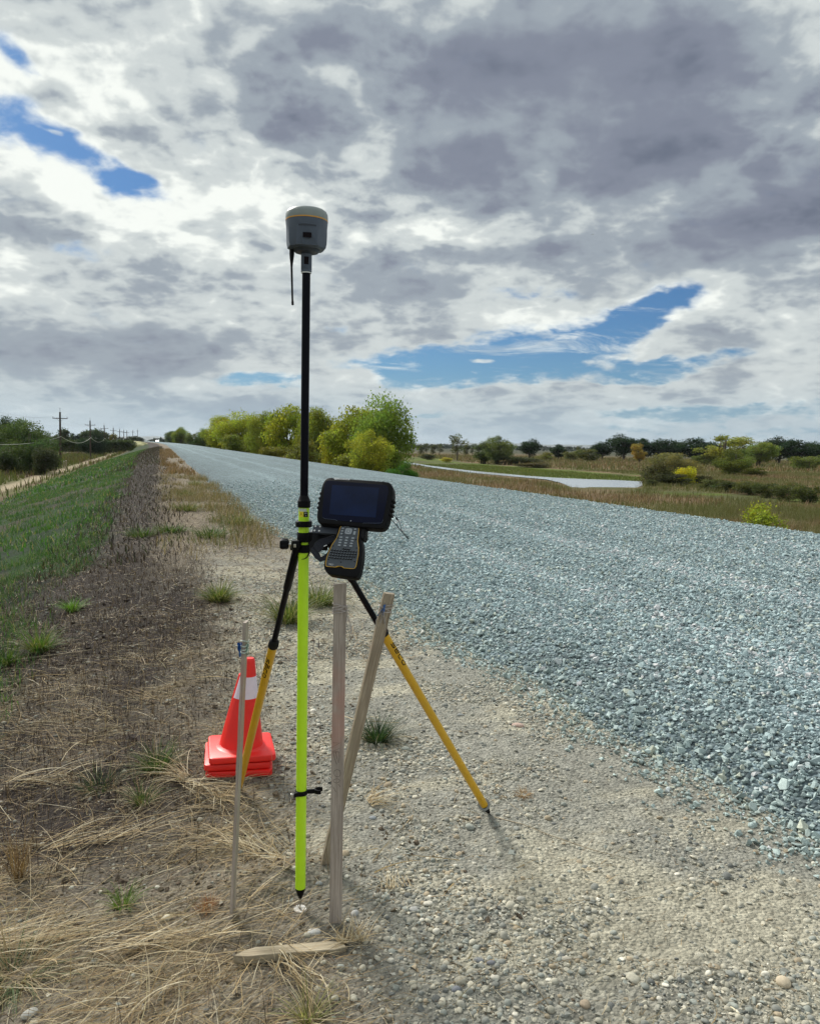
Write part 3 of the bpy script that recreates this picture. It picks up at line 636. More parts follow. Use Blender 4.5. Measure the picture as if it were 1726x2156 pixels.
# crumbs of soil and clods
def dc_(u, v):
    n = fbm(u*3, v*3, 171, 3); return np.clip(sstep(1.3, 0.2, u+0.6*(n-0.5))*(0.15+0.85*sstep(0.42, 0.6, n)), 0, 1)*np.clip(1.25-v/7, 0.12, 1)
cu_, cv_ = wedge(2600, -2.0, 1.6, 1.0, 8.5, dc_, 36); nC_ = len(cu_); cs_ = np.clip(RNG.lognormal(math.log(0.0048), 0.5, nC_), 0.002, 0.02)*(1+0.08*np.clip(cv_-3, 0, 9))
bk_ = sstep(0.62, -0.05, cu_+0.9*(fbm(cu_*0.9, cv_*0.45, 61, 4)-0.5))*sstep(2.5, 3.3, cv_); bk_ = bk_[:, None]
cc_ = pick([(0.17, 0.14, 0.10), (0.21, 0.18, 0.135), (0.12, 0.095, 0.07)], nC_)*(1-bk_)+pick([(0.05, 0.04, 0.036), (0.09, 0.075, 0.06), (0.03, 0.025, 0.024)], nC_)*bk_
tag(scatter('soil_clods', rock_variants(10, 12, 0.7, 19), np.stack([cu_, cv_, gz(cu_, cv_)+cs_*0.1], 1), cs_, 0.5, cc_, attr_mat('clod_soil', 0.97, 0.3, 250, bump=0.6, bscale=350, spec=0.05)), 'crumbly brown soil clods under the straw', 'soil', kind='stuff')
# straw chips on burnt ground farther back
su, sv = wedge(420, -1.8, 2.0, 5, 26, lambda u, v: sstep(2.0, 1.4, u)*0.9*sstep(30, 6, v)*(0.3+0.7*sstep(0.0, 0.8, u)), 36); n = len(su)
tag(blades('dead_grass_litter', su, sv, RNG.uniform(0.04, 0.14, n), RNG.uniform(0.004, 0.010, n), RNG.uniform(0, 6.28, n), RNG.uniform(0.0, 0.5, n), RNG.uniform(0.1, 0.9, n),
           pick([(0.36, 0.29, 0.20), (0.26, 0.2, 0.14), (0.46, 0.40, 0.30), (0.08, 0.06, 0.05)], n, [.25, .3, .1, .35]), straw_mat, 2, z0=0.004), 'pale dead grass bits scattered along the verge', 'straw', kind='stuff')
# green grass on the bank
def bank(vmin, vmax, per, h0, h1, w0, name, lab, gmax=-0.80):
    def dg(u, v):
        n1 = fbm(u*0.9, v*0.45, 61, 4); n4 = fbm(u/9, v/9, 85, 4); n5 = fbm(u*2.2, v*1.2, 141, 3)
        return sstep(-0.70, -1.25, u-bend(v)+0.7*(n1-0.5)+np.clip((v-15)*0.02, 0, 2))*sstep(-12.0, -10.4, u-bend(v)+1.6*(n4-0.5))*(0.12+0.88*sstep(0.40, 0.56, n5))*(1-0.7*sstep(0.54, 0.68, n1))
    u, v = wedge(per, -12.5, gmax, vmin, vmax, dg, 40); n = len(u)
    n1 = fbm(u*0.9, v*0.45, 61, 4)[:, None]
    c = pick([(0.035, 0.095, 0.018), (0.055, 0.13, 0.024), (0.028, 0.07, 0.022), (0.10, 0.14, 0.04), (0.20, 0.17, 0.09)], n, [.32, .22, .26, .12, .08]); c = c*(0.70+1.05*fbm(u*0.5, v*0.25, 145, 4))[:, None]**1.0
    return tag(blades(name, u, v, RNG.uniform(h0, h1, n), RNG.uniform(w0, w0*1.8, n), RNG.uniform(0, 6.28, n), RNG.uniform(0.8, 1.5, n), RNG.uniform(0.2, 1.3, n), c, grass_mat, 2), lab, 'grass', kind='stuff')
bank(3.0, 14, 900, 0.05, 0.14, 0.004, 'bank_grass', 'short green grass on the near part of the levee bank')
bank(14, 48, 130, 0.08, 0.20, 0.012, 'bank_grass', 'short green grass along the middle of the levee bank')
bank(48, 200, 12, 0.15, 0.32, 0.05, 'bank_grass', 'short green grass on the far levee bank')
# dry grass on the shoulder
def dsh(u, v):
    n = fbm(u*1.5, v*0.7, 151, 3); return 0.75*sstep(0.52, 0.70, n+0.12*sstep(0.2, 1.1, u))*sstep(-0.2, 0.5, u)*sstep(1.85, 1.5, u-0.3*(n-0.5))*sstep(9.5, 12.0, v)
u, v = wedge(520, -0.4, 2.0, 9.5, 34, dsh); n = len(u)
grn = (sstep(0.9, 0.2, np.abs(u-0.5))*sstep(18, 15, v)*sstep(10.5, 12, v))[:, None]
cs = pick([(0.26, 0.20, 0.11), (0.34, 0.27, 0.15), (0.19, 0.15, 0.07), (0.15, 0.15, 0.06)], n)
gs = pick([(0.07, 0.12, 0.03), (0.12, 0.16, 0.045), (0.2, 0.18, 0.08)], n); mk = (RNG.uniform(0, 1, (n, 1)) < grn*0.75)
tag(blades('dry_grass', u, v, RNG.uniform(0.07, 0.26, n), RNG.uniform(0.005, 0.012, n), RNG.uniform(0, 6.28, n), RNG.uniform(0.9, 1.5, n), RNG.uniform(0.1, 1.0, n), np.where(mk, gs, cs), straw_mat, 3),
    'dry tan and olive grass growing along the gravel edge', 'grass', kind='stuff')
u, v = wedge(60, -0.3, 2.0, 34, 130, lambda u, v: sstep(0.40, 0.6, fbm(u*1.5, v*0.3, 155, 3))*sstep(-0.2, 0.6, u)*sstep(1.6, 1.3, u)); n = len(u)
tag(blades('dry_grass', u, v, RNG.uniform(0.12, 0.32, n), RNG.uniform(0.03, 0.06, n), RNG.uniform(0, 6.28, n), RNG.uniform(0.9, 1.5, n), RNG.uniform(0.1, 1.0, n), pick([(0.24, 0.15, 0.085), (0.30, 0.2, 0.12), (0.18, 0.14, 0.07)], n), straw_mat, 2),
    'brown dry grass on the distant crest of the levee', 'grass', kind='stuff')
# reeds and weeds on the plain to the right, weeds by the dirt track to the left
def dpl(u, v):
    n4 = fbm(u/9, v/9, 85, 4); q_ = np.hypot(u, v); riv = in_poly(u, v, RIVER) | in_poly(u*(1+5/q_), v*(1+5/q_), RIVER) | in_poly(u*(1+11/q_), v*(1+11/q_), RIVER) | in_poly(u*(1-2/q_), v*(1-2/q_), RIVER) | in_poly(u, v, GREENB) | in_poly(u, v, GREENC)
    return (~riv)*(0.35+0.65*sstep(0.35, 0.6, fbm(u/3.5, v/3.5, 161, 3)))*sstep(11.5, 13.0, u)
def reeds(name, per, umin, umax, vmin, vmax, h0, h1, w0, dens, lab, cols, probs=None, tall=None, ang=40):
    u, v = wedge(per, umin, umax, vmin, vmax, dens, ang); n = len(u)
    n4 = fbm(u/9, v/9, 85, 4)[:, None]; c = pick(cols, n, probs); c = c*(1-0.7*sstep(0.42, 0.56, n4)) + np.array([[0.10, 0.125, 0.036]])*0.8*sstep(0.42, 0.56, n4)
    h = RNG.uniform(h0, h1, n)*(0.55+0.9*fbm(u/4, v/4, 165, 3))
    return tag(blades(name, u, v, h, RNG.uniform(w0, w0*2, n), RNG.uniform(0, 6.28, n), RNG.uniform(1.0, 1.55, n), RNG.uniform(0, 0.7, n), c, straw_mat, 2), lab, 'reeds', kind='stuff')
RC = [(0.19, 0.125, 0.075), (0.25, 0.17, 0.10), (0.14, 0.10, 0.06), (0.17, 0.15, 0.065), (0.32, 0.24, 0.14)]
reeds('dry_reeds', 62, 11.5, 62, 12, 62, 0.25, 0.75, 0.014, dpl, 'brown reeds covering the low ground beyond the road', RC)
reeds('dry_reeds', 9, 14, 190, 62, 175, 0.3, 0.85, 0.045, dpl, 'brown reeds farther out round the river', RC)
reeds('dry_reeds', 0.9, 40, 420, 175, 420, 0.5, 1.5, 0.16, dpl, 'brown scrub covering the plain below the oaks', RC)
reeds('river_grass', 7, 40, 90, 80, 215, 0.15, 0.45, 0.06, lambda u, v: (in_poly(u, v, GREENB) & ~in_poly(u, v, RIVER))*1.0, 'yellow-green water grass along the far river bank', [(0.12, 0.17, 0.03), (0.17, 0.21, 0.035), (0.08, 0.11, 0.028), (0.20, 0.18, 0.06)])
reeds('track_weeds', 2.2, -60, -11.5, 55, 300, 0.4, 1.2, 0.10, lambda u, v: np.where(np.abs(u-bend(v)+15.0) < 1.5, 0.0, 1)*np.where(u > -13.4, 0.35, 1)*np.where(np.abs(u+31) < 1.8, 0.1, 1), 'brown and yellow weeds beside the dirt track',
      [(0.15, 0.13, 0.04), (0.13, 0.09, 0.055), (0.18, 0.17, 0.05), (0.10, 0.065, 0.045), (0.075, 0.09, 0.03)])
# ------------------------------------------------------------------ trees
leaf_mat = attr_mat('tree_leaves', 0.65, 0.15, 3, transl=0.5, objcol=True, spec=0.25)
def crown_mesh(name, seed, nl, leaf, shape='round', low=0.10, tight=0.55, K=26, open_=0.0):
    """unit tree: height 1, width about 1 at full spread; leaf clumps through the whole crown"""
    r = np.random.default_rng(seed)
    c = []
    while len(c) < K:
        p = r.uniform(-1, 1, 3); d = np.linalg.norm(p)
        if d > 1 or d < 0.30: continue
        c.append(p)
    c = np.array(c); zc = (low+1)/2; hz_ = (1-low)/2
    if shape == 'column': rx = 0.30
    elif shape == 'bush': rx = 0.46
    else: rx = 0.40
    rad_ = r.uniform(0.10, 0.20, K)*tight/0.55
    cen = np.stack([c[:, 0]*rx*r.uniform(0.8, 1.15, K), c[:, 1]*rx, zc+c[:, 2]*hz_*0.86], 1)
    if shape == 'round': cen[:, :2] *= (0.70+0.5*np.sin(np.clip((cen[:, 2]-low)/(1-low), 0, 1)*math.pi)[:, None])
    if shape == 'spread': cen[:, :2] *= (0.65+0.55*np.clip((cen[:, 2]-low)/(1-low), 0, 1)**0.7)[:, None]
    w_ = rad_**2; ki = r.choice(K, nl, p=w_/w_.sum())
    q = r.normal(size=(nl, 3)); q /= np.linalg.norm(q, axis=1)[:, None]; q *= (r.uniform(0.25, 1, nl)**0.5)[:, None]*rad_[ki][:, None]*(1+0.2*r.normal(size=(nl, 1)))
    q[:, 2] *= 0.75; pos = cen[ki]+q; keep = pos[:, 2] > low*0.6; pos = pos[keep]; ki = ki[keep]; n = len(pos)
    a = r.normal(size=(n, 3)); a /= np.linalg.norm(a, axis=1)[:, None]; b = np.cross(a, r.normal(size=(n, 3))); b /= np.linalg.norm(b, axis=1)[:, None]
    s = leaf*r.uniform(0.6, 1.4, n)[:, None]
    V = np.stack([pos-a*s, pos-b*s*0.55, pos+a*s, pos+b*s*0.55], 1).reshape(-1, 3); k = np.arange(n)*4
    tone = (r.uniform(0.75, 1.25, K)[ki]*r.uniform(0.7, 1.3, n)); warm = (r.uniform(-0.15, 0.15, K)[ki]+r.uniform(-0.08, 0.08, n))
    colr = np.stack([tone*(1+warm), tone, tone*(1-warm)], 1)
    return V, np.stack([k, k+1, k+2, k+3], 1), np.repeat(colr, 4, 0), cen
def trunk_bm(cen, seed, low, thick=0.022, stems=1):
    r = random.Random(seed); bm = bmesh.new()
    for s in range(stems):
        ox = (s-(stems-1)/2)*0.06; pts = [Vector((ox, 0, -0.03))]; x, y = ox, 0.0
        for i in range(1, 6): x += r.uniform(-0.02, 0.02)+ox*0.3; y += r.uniform(-0.02, 0.02); pts.append(Vector((x, y, 0.16*i)))
        tube(bm, pts, [thick*1.25, thick, thick*0.85, thick*0.65, thick*0.45, thick*0.2], 7)
        for c in cen[s::max(2*stems, 2)]:
            z0 = min(max(low*0.8, c[2]*0.45), 0.6); i = min(int(z0/0.16)+0, 4); t = (z0-0.16*i)/0.16; p0 = pts[i].lerp(pts[i+1], max(0, min(1, t)))
            p1 = Vector(c); mid = p0.lerp(p1, 0.5)+Vector((0, 0, -0.03)); tube(bm, [p0, mid, p1], [thick*0.5, thick*0.3, thick*0.08], 5, cap=False)
    return bm
PROT = {}
def proto(key, *a, stems=1, thick=0.022, **k):
    V, Fc, c, cen = crown_mesh(key, *a, **k)
    cr = mesh_np('crown', V, [Fc], leaf_mat, col=c); tr = obj_bm('trunk', trunk_bm(cen, a[0], k.get('low', 0.1), thick, stems), M['bark'], smooth=True)
    PROT[key] = (cr.data, tr.data, (np.percentile(V[:, 0], 97.5)-np.percentile(V[:, 0], 2.5)), np.percentile(V[:, 2], 99.6))
    bpy.data.objects.remove(cr); bpy.data.objects.remove(tr)
for i in range(3): proto('cotton%d' % i, 11+i, 24000, 0.0135, shape='round', low=0.07, K=54, tight=0.60, stems=2)
proto('open0', 21, 11000, 0.017, shape='spread', low=0.12, K=50, tight=0.50, stems=2)
proto('open1', 22, 7000, 0.018, shape='spread', low=0.10, K=30, tight=0.48, stems=3)
for i in range(3): proto('oak%d' % i, 31+i, 6500, 0.024, shape='spread', low=0.16, K=30, tight=0.62, thick=0.035)
for i in range(3): proto('bush%d' % i, 41+i, 5200, 0.026, shape='bush', low=0.0, K=26, tight=0.70, stems=3, thick=0.012)
proto('dense', 51, 19000, 0.016, shape='bush', low=0.0, K=40, tight=0.72, stems=3, thick=0.012)
proto('feather', 52, 18000, 0.0135, shape='round', low=0.03, K=44, tight=0.55, stems=3)
proto('thin', 61, 1100, 0.024, shape='column', low=0.2, K=14, tight=0.45)
proto('far', 62, 1500, 0.045, shape='round', low=0.05, K=16, tight=0.75)
proto('poplar', 63, 1800, 0.035, shape='column', low=0.05, K=22, tight=0.6)
TREES = []
def tree(kind, x, top, wid, depth, colr, name, label, cat, group=None, sink=0.0, dz=None, wy=None):
    p = P(x, 950, depth); u, v = p[0], p[1]; zb = gzs(u, v)-sink if dz is None else dz
    # height from the top row
    lo, hi = 0, 60
    for _ in range(40):
        mid = (lo+hi)/2
        if proj((u, v, zb+mid))[1] > top: lo = mid
        else: hi = mid
    h = lo; cm, tm, w0, h0 = PROT[kind]; sxy = wid*depth/F/w0; szz = h/h0
    o = empty(name, (u, v, zb), label, cat, group, rz=random.Random(int(x*7+top)).uniform(0, 6.28)); o.scale = (sxy, sxy, szz)
    for nm, me in (('crown', cm), ('trunk', tm)):
        c = bpy.data.objects.new(nm, me); COL.objects.link(c); c.parent = o
        c.color = (*colr, 1) if nm == 'crown' else (1, 1, 1, 1)
    TREES.append(o); return o
G1, G2, G3 = (0.12, 0.185, 0.022), (0.165, 0.185, 0.022), (0.30, 0.27, 0.022)
gR = 'cottonwoods along the right foot of the levee'
tree('cotton0', 806, 838, 124, 58, (0.155, 0.215, 0.040), 'cottonwood_tree', 'tallest green cottonwood at the near end of the roadside row', 'tree', gR)
tree('open0', 742, 860, 104, 66, (0.21, 0.225, 0.03), 'cottonwood_tree', 'olive-yellow cottonwood against the left side of the tallest cottonwood', 'tree', gR)
tree('cotton1', 712, 890, 62, 68, (0.28, 0.27, 0.03), 'cottonwood_tree', 'narrow golden cottonwood left of the olive-yellow one, right of the pole', 'tree', gR)
tree('feather', 776, 908, 84, 50, (0.26, 0.28, 0.04), 'willow_tree', 'bright yellow-green willow in front of the tallest cottonwood', 'tree')
tree('dense', 846, 972, 58, 42, (0.045, 0.125, 0.018), 'shrub', 'low dark green rounded shrub at the near end of the tree row', 'shrub')
tree('bush0', 728, 955, 60, 52, (0.14, 0.15, 0.022), 'shrub', 'small olive shrub under the golden cottonwood', 'shrub')
tree('cotton2', 664, 862, 84, 92, (0.18, 0.20, 0.035), 'cottonwood_tree', 'thin-leaved cottonwood just right of the survey pole', 'tree', gR)
tree('open0', 612, 856, 92, 100, (0.21, 0.24, 0.03), 'cottonwood_tree', 'pale-topped open cottonwood just left of the survey pole', 'tree', gR)
tree('bush1', 636, 925, 60, 84, (0.15, 0.155, 0.04), 'shrub', 'grey-olive shrub behind the survey pole at the road edge', 'shrub')
tree('bush2', 575, 940, 50, 92, (0.15, 0.15, 0.03), 'shrub', 'straw-green shrub below the open cottonwood', 'shrub')
tree('cotton1', 560, 870, 66, 120, (0.17, 0.20, 0.035), 'cottonwood_tree', 'dull green cottonwood between the round golden and the open one', 'tree', gR)
tree('cotton0', 514, 870, 104, 150, (0.25, 0.27, 0.03), 'cottonwood_tree', 'large round golden-green cottonwood in the middle of the row', 'tree', gR)
tree('cotton2', 468, 877, 62, 170, (0.25, 0.27, 0.03), 'cottonwood_tree', 'golden cottonwood at the far left of the dense row', 'tree', gR)
tree('bush1', 448, 910, 26, 200, (0.15, 0.18, 0.03), 'shrub', 'small yellow-green shrub beyond the golden cottonwood', 'shrub')
tree('bush0', 492, 915, 46, 130, (0.13, 0.155, 0.03), 'shrub', 'dark olive shrub under the round golden cottonwood', 'shrub')
tree('cotton0', 427, 903, 24, 300, (0.10, 0.15, 0.04), 'cottonwood_tree', 'dark round cottonwood standing alone beyond the row', 'tree', gR)
tree('bush2', 403, 911, 20, 340, (0.10, 0.13, 0.045), 'shrub', 'small pale rounded shrub left of the lone dark cottonwood', 'shrub')
tree('cotton1', 381, 900, 32, 420, (0.15, 0.19, 0.04), 'cottonwood_tree', 'yellow-green domed cottonwood far down the road', 'tree', gR)
tree('cotton2', 362, 908, 26, 470, (0.09, 0.13, 0.05), 'cottonwood_tree', 'farthest cottonwood of the roadside row', 'tree', gR)
tree('bush1', 414, 920, 22, 280, (0.035, 0.06, 0.02), 'shrub', 'dark shrub at the road edge below the lone cottonwood', 'shrub')
tree('bush2', 434, 918, 26, 240, (0.04, 0.06, 0.02), 'shrub', 'dark low shrub right of the lone cottonwood', 'shrub')
# right-hand plain
gO = 'dark oaks along the far side of the plain'; OK_ = (0.020, 0.040, 0.020)
for i, (x, tp, w, d, lab) in enumerate([(1115, 925, 46, 355, 'dark oak standing alone on the plain beyond the river'), (1176, 936, 27, 370, 'small dark oak right of the lone oak'),
        (1268, 931, 38, 385, 'dark oak at the left end of the oak belt'), (1314, 916, 66, 380, 'tallest dark oak of the belt, second from its left end'), (1352, 924, 44, 400, 'dark oak right of the tallest one'),
        (1392, 925, 46, 400, 'dark oak in the middle of the belt'), (1424, 928, 40, 410, 'smaller dark oak left of the broad one'), (1458, 923, 62, 400, 'broad dark oak left of the pale willow'), (1496, 931, 44, 405, 'dark oak behind the left side of the pale willow'),
        (1640, 921, 60, 350, 'dark oak between the pale green tree and the frame edge'), (1676, 926, 52, 340, 'dark oak with bare trunks at the edge of the belt'), (1712, 931, 44, 370, 'dark oak cut by the right frame edge'), (1612, 926, 34, 380, 'dark oak behind the pale green tree')]):
    tree('oak%d' % (i % 3), x, tp, w, d, OK_, 'oak_tree', lab, 'tree', gO)
tree('open1', 1522, 918, 78, 300, (0.24, 0.24, 0.05), 'willow_tree', 'pale yellow-green feathery willow in front of the oaks', 'tree')
tree('open0', 1598, 931, 62, 290, (0.17, 0.21, 0.05), 'willow_tree', 'pale green willow right of the feathery willow', 'tree')
tree('dense', 1548, 944, 72, 180, (0.11, 0.135, 0.03), 'shrub', 'large mid-green bush in front of the feathery willow', 'shrub')
tree('bush0', 1592, 985, 40, 175, (0.10, 0.11, 0.025), 'shrub', 'low olive bush right of the large mid-green bush', 'shrub')
tree('feather', 1422, 957, 84, 132, (0.15, 0.14, 0.06), 'shrub', 'grey-brown willow shrub at the right end of the river', 'shrub')
tree('bush1', 1382, 975, 56, 124, (0.07, 0.07, 0.03), 'shrub', 'dark olive shrub beside the river end', 'shrub')
tree('bush2', 1448, 984, 44, 126, (0.42, 0.40, 0.03), 'shrub', 'bright yellow shrub in front of the grey-brown willow shrub', 'shrub')
tree('bush0', 1418, 998, 60, 122, (0.055, 0.06, 0.03), 'shrub', 'dark low shrub below the bright yellow shrub', 'shrub')
tree('bush1', 1480, 1002, 60, 128, (0.06, 0.065, 0.028), 'shrub', 'low dark bramble right of the bright yellow shrub', 'shrub')
tree('bush1', 1619, 1062, 84, 40, (0.27, 0.31, 0.045), 'shrub', 'round yellow-green bush just past the gravel edge', 'shrub')
tree('feather', 1046, 919, 60, 247, (0.11, 0.14, 0.055), 'willow_tree', 'grey-green willow on the far bank of the river', 'tree')
tree('open1', 1018, 933, 40, 250, (0.075, 0.10, 0.04), 'willow_tree', 'smaller grey-green willow left of the far bank willow', 'tree')
tree('bush2', 1085, 962, 90, 245, (0.045, 0.055, 0.022), 'shrub', 'wide dark scrub below the far bank willow', 'shrub')
tree('thin', 963, 914, 32, 300, (0.10, 0.11, 0.05), 'poplar_tree', 'thin half-bare tree left of the far bank willows', 'tree')
tree('bush1', 940, 963, 22, 260, (0.40, 0.36, 0.06), 'shrub', 'small yellow shrub on the far river bank', 'shrub')
tree('bush0', 1240, 946, 40, 330, (0.09, 0.10, 0.035), 'shrub', 'olive shrub left of the oak belt', 'shrub')
tree('bush2', 1205, 950, 34, 340, (0.11, 0.12, 0.04), 'shrub', 'olive-yellow shrub right of the small dark oak', 'shrub')
tree('bush1', 1148, 952, 30, 330, (0.16, 0.16, 0.05), 'shrub', 'yellowish shrub between the lone oak and the small oak', 'shrub')
tree('open1', 1346, 934, 24, 330, (0.28, 0.20, 0.05), 'willow_tree', 'small orange-leaved tree in front of the oaks', 'tree')
tree('bush0', 1403, 953, 70, 310, (0.13, 0.125, 0.05), 'shrub', 'long pale scrub below the oak belt', 'shrub')
tree('bush1', 1480, 957, 40, 300, (0.12, 0.14, 0.04), 'shrub', 'green scrub below the broad oak', 'shrub')
tree('bush2', 1700, 960, 60, 250, (0.13, 0.16, 0.045), 'shrub', 'light green scrub by the right frame edge', 'shrub')
tree('bush0', 1375, 1010, 30, 116, (0.06, 0.07, 0.025), 'shrub', 'small dark shrub at the waterline', 'shrub')
tree('bush1', 900, 955, 30, 300, (0.07, 0.075, 0.03), 'shrub', 'dull shrub right of the cottonwoods on the plain', 'shrub')
tree('bush2', 1130, 975, 70, 215, (0.07, 0.06, 0.025), 'shrub', 'brown-green scrub along the far river bank', 'shrub')
gB = 'bramble bushes along the ditch on the right'
for i, (x, tp, w) in enumerate([(1502, 1008, 44), (1540, 1012, 50), (1582, 1013, 50), (1622, 1018, 48), (1662, 1020, 54), (1705, 1021, 54)]):
    tree('bush%d' % (i % 3), x, tp, w, 108-5*i, [(0.085, 0.095, 0.035), (0.065, 0.08, 0.03)][i % 2], 'bramble_bush', 'low dark bramble bush, %s in the ditch row going right' % ['first', 'second', 'third', 'fourth', 'fifth', 'sixth'][i], 'bush', gB)
gF = 'small trees on the skyline of the plain'
for i, (x, tp, w) in enumerate([(886, 937, 14), (898, 933, 12), (912, 936, 12), (925, 934, 14), (982, 936, 14), (995, 938, 10), (1072, 940, 12), (1220, 938, 16)]):
    tree(('far', 'thin')[i % 2], x, tp, w, 480, (0.075, 0.085, 0.045), 'small_tree', 'small dull tree on the skyline of the plain', 'tree', gF)
# left side
tree('dense', 66, 893, 100, 118, (0.060, 0.095, 0.038), 'shrub', 'large dark green bush in front of the first utility pole', 'shrub')
tree('feather', 44, 884, 90, 128, (0.075, 0.115, 0.040), 'willow_tree', 'tall pointed green tree behind the large dark bush', 'tree')
tree('cotton1', 14, 880, 64, 140, (0.040, 0.065, 0.030), 'oak_tree', 'dark tree cut by the left frame edge', 'tree')
tree('bush1', 20, 945, 50, 112, (0.05, 0.07, 0.03), 'shrub', 'dark low bush under the dark tree at the frame edge', 'shrub')
tree('bush2', 90, 940, 50, 110, (0.045, 0.055, 0.032), 'shrub', 'blackish low bush at the right foot of the large dark bush', 'shrub')
tree('dense', 195, 906, 52, 250, (0.022, 0.040, 0.024), 'shrub', 'dark round bush behind the second utility pole', 'shrub')
for i, (x, tp, w, colr, lab) in enumerate([(138, 902, 24, (0.05, 0.07, 0.035), 'round tree on the skyline right of the first utility pole'), (154, 912, 9, (0.02, 0.035, 0.03), 'narrow dark conifer on the skyline'), (164, 914, 10, (0.02, 0.035, 0.03), 'second narrow dark conifer right of the first'),
        (178, 906, 22, (0.055, 0.075, 0.035), 'tree on the skyline left of the second utility pole'), (196, 903, 26, (0.055, 0.08, 0.035), 'tallest skyline tree behind the second utility pole'), (214, 907, 28, (0.06, 0.07, 0.035), 'skyline tree right of the second utility pole'),
        (236, 913, 18, (0.14, 0.12, 0.045), 'yellowing skyline tree right of the third utility pole'), (122, 914, 16, (0.06, 0.075, 0.035), 'low skyline tree behind the first utility pole')]):
    tree('poplar' if w < 12 else 'far', x, tp, w, 430+7*i, colr, 'skyline_tree', lab, 'tree')
tree('bush0', 283, 918, 22, 480, (0.05, 0.06, 0.045), 'shrub', 'grey shrub by the fifth utility pole', 'shrub')
tree('bush1', 296, 920, 14, 540, (0.045, 0.06, 0.05), 'shrub', 'small grey shrub near the end of the pole line', 'shrub')
gor = 'orchard rows beyond the dirt track'; k = 0
for row in range(3):
    for j in range(17):
        x = 118+j*9.6+row*3
        tree('far', x, 927.0-0.2*row+0.8*math.sin(j*2.1+row), 15, 285+row*26, (0.045, 0.062, 0.026), 'orchard_tree', 'low dark green orchard tree in even rows beyond the track', 'tree', gor)
for j in range(7):
    tree('far', 2+j*17, 932, 22, 190, (0.020, 0.034, 0.018), 'orchard_tree', 'dark orchard tree glimpsed behind the bushes at the left', 'tree', 'orchard trees behind the dark bushes')
# distant wooded skyline: one mass that nobody could count
def skyline():
    r = np.random.default_rng(77); n = 15000; a = r.uniform(rad(-62), rad(62), n)+YAW; dd_ = r.uniform(1500, 2600, n)
    # denser and nearer straight down the levee
    m_ = r.uniform(0, 1, n) < 0.12; a[m_] = rad(-2)+r.normal(0, rad(2.4), m_.sum()); dd_[m_] = r.uniform(650, 1500, m_.sum())
    u, v = np.sin(a)*dd_, np.cos(a)*dd_; hgt = dd_*0.0036*(0.4+1.1*fbm(a*60, a*0, 201, 4)); z = ZP+hgt*r.uniform(0, 1, n)**0.8
    s = dd_*0.0016*r.uniform(0.5, 1.4, n); A = r.normal(size=(n, 3)); A /= np.linalg.norm(A, axis=1)[:, None]; B = np.cross(A, r.normal(size=(n, 3))); B /= np.linalg.norm(B, axis=1)[:, None]
    p = np.stack([u, v, z], 1); s = s[:, None]; V = np.stack([p-A*s*1.6, p-B*s, p+A*s*1.6, p+B*s], 1).reshape(-1, 3); k = np.arange(n)*4
    keep = np.repeat(np.abs(u-bend(v)-4) > 14, 4)
    c = np.array([[0.055, 0.070, 0.045]])*r.uniform(0.6, 1.4, (n, 1)); K_ = np.stack([k, k+1, k+2, k+3], 1)[np.abs(u-bend(v)-4) > 14]
    return mesh_np('distant_woods', V, [K_], attr_mat('woods_leaves', 0.8, 0.1, 0.1), col=np.repeat(c, 4, 0))
tag(skyline(), 'far-off blue-green woods along the horizon', 'woods', kind='stuff')
# low hills on the horizon
ha = np.linspace(rad(-70), rad(80), 260)+YAW; hb = []
for rr, zf in ((8200, 0.0), (8900, 0.55), (9800, 1.0), (11500, 0.2)):
    hh_ = ZP-3+zf*(22+55*(fbm(ha*7, ha*0+2, 211, 4)-0.35)+24*fbm(ha*40, ha*0, 215, 3)); hb.append(np.stack([np.sin(ha)*rr, np.cos(ha)*rr, hh_], 1))
HV = np.concatenate(hb); nh = len(ha); q = np.concatenate([np.arange(nh-1)+i*nh for i in range(3)])
tag(mesh_np('hills', HV, [np.stack([q, q+1, q+nh+1, q+nh], 1)], pbr('hill_scrub', (0.11, 0.13, 0.13), 0.95, var=0.2, scale=0.002, vec='Object')), kind='structure')

# ------------------------------------------------------------------ utility poles and cables
def pole_proto():
    bm = bmesh.new(); tube(bm, [(0, 0, -0.3), (0, 0, 5), (0, 0, 10)], [0.23, 0.19, 0.15], 10); tube(bm, [(0, 0, 10), (0, 0, 10.5)], [0.03, 0.03], 6)
    shaft = obj_bm('shaft', bm, M['polewood'], smooth=True, angle=40)
    bm = bmesh.new(); box(bm, (0, -0.16, 8.85), (1.25, 0, 0), (0, 0.05, 0), (0, 0, 0.065), 0.01)
    tube(bm, [(-0.6, -0.16, 8.8), (0, -0.14, 8.3)], 0.018, 5); tube(bm, [(0.6, -0.16, 8.8), (0, -0.14, 8.3)], 0.018, 5)
    arm = obj_bm('crossarm', bm, M['polewood'])
    ins = []
    for x in (-1.18, 1.18, 0.0):
        bm = bmesh.new(); z0 = 8.91 if x else 10.5
        lathe_pts(bm, (x, -0.16 if x else 0, z0), (0, 0, 1), [(0, 0.03), (0.06, 0.045), (0.10, 0.035), (0.14, 0.06), (0.20, 0.055), (0.26, 0.03)], 10); ins.append(obj_bm('insulator', bm, M['insul'], smooth=True, angle=40))
    return [shaft, arm]+ins
ppro = pole_proto(); pole_at = []
lean = [3.0, -0.5, 0.0, 3.2, -2.0, 0.5, 0, 0, 0, 0]
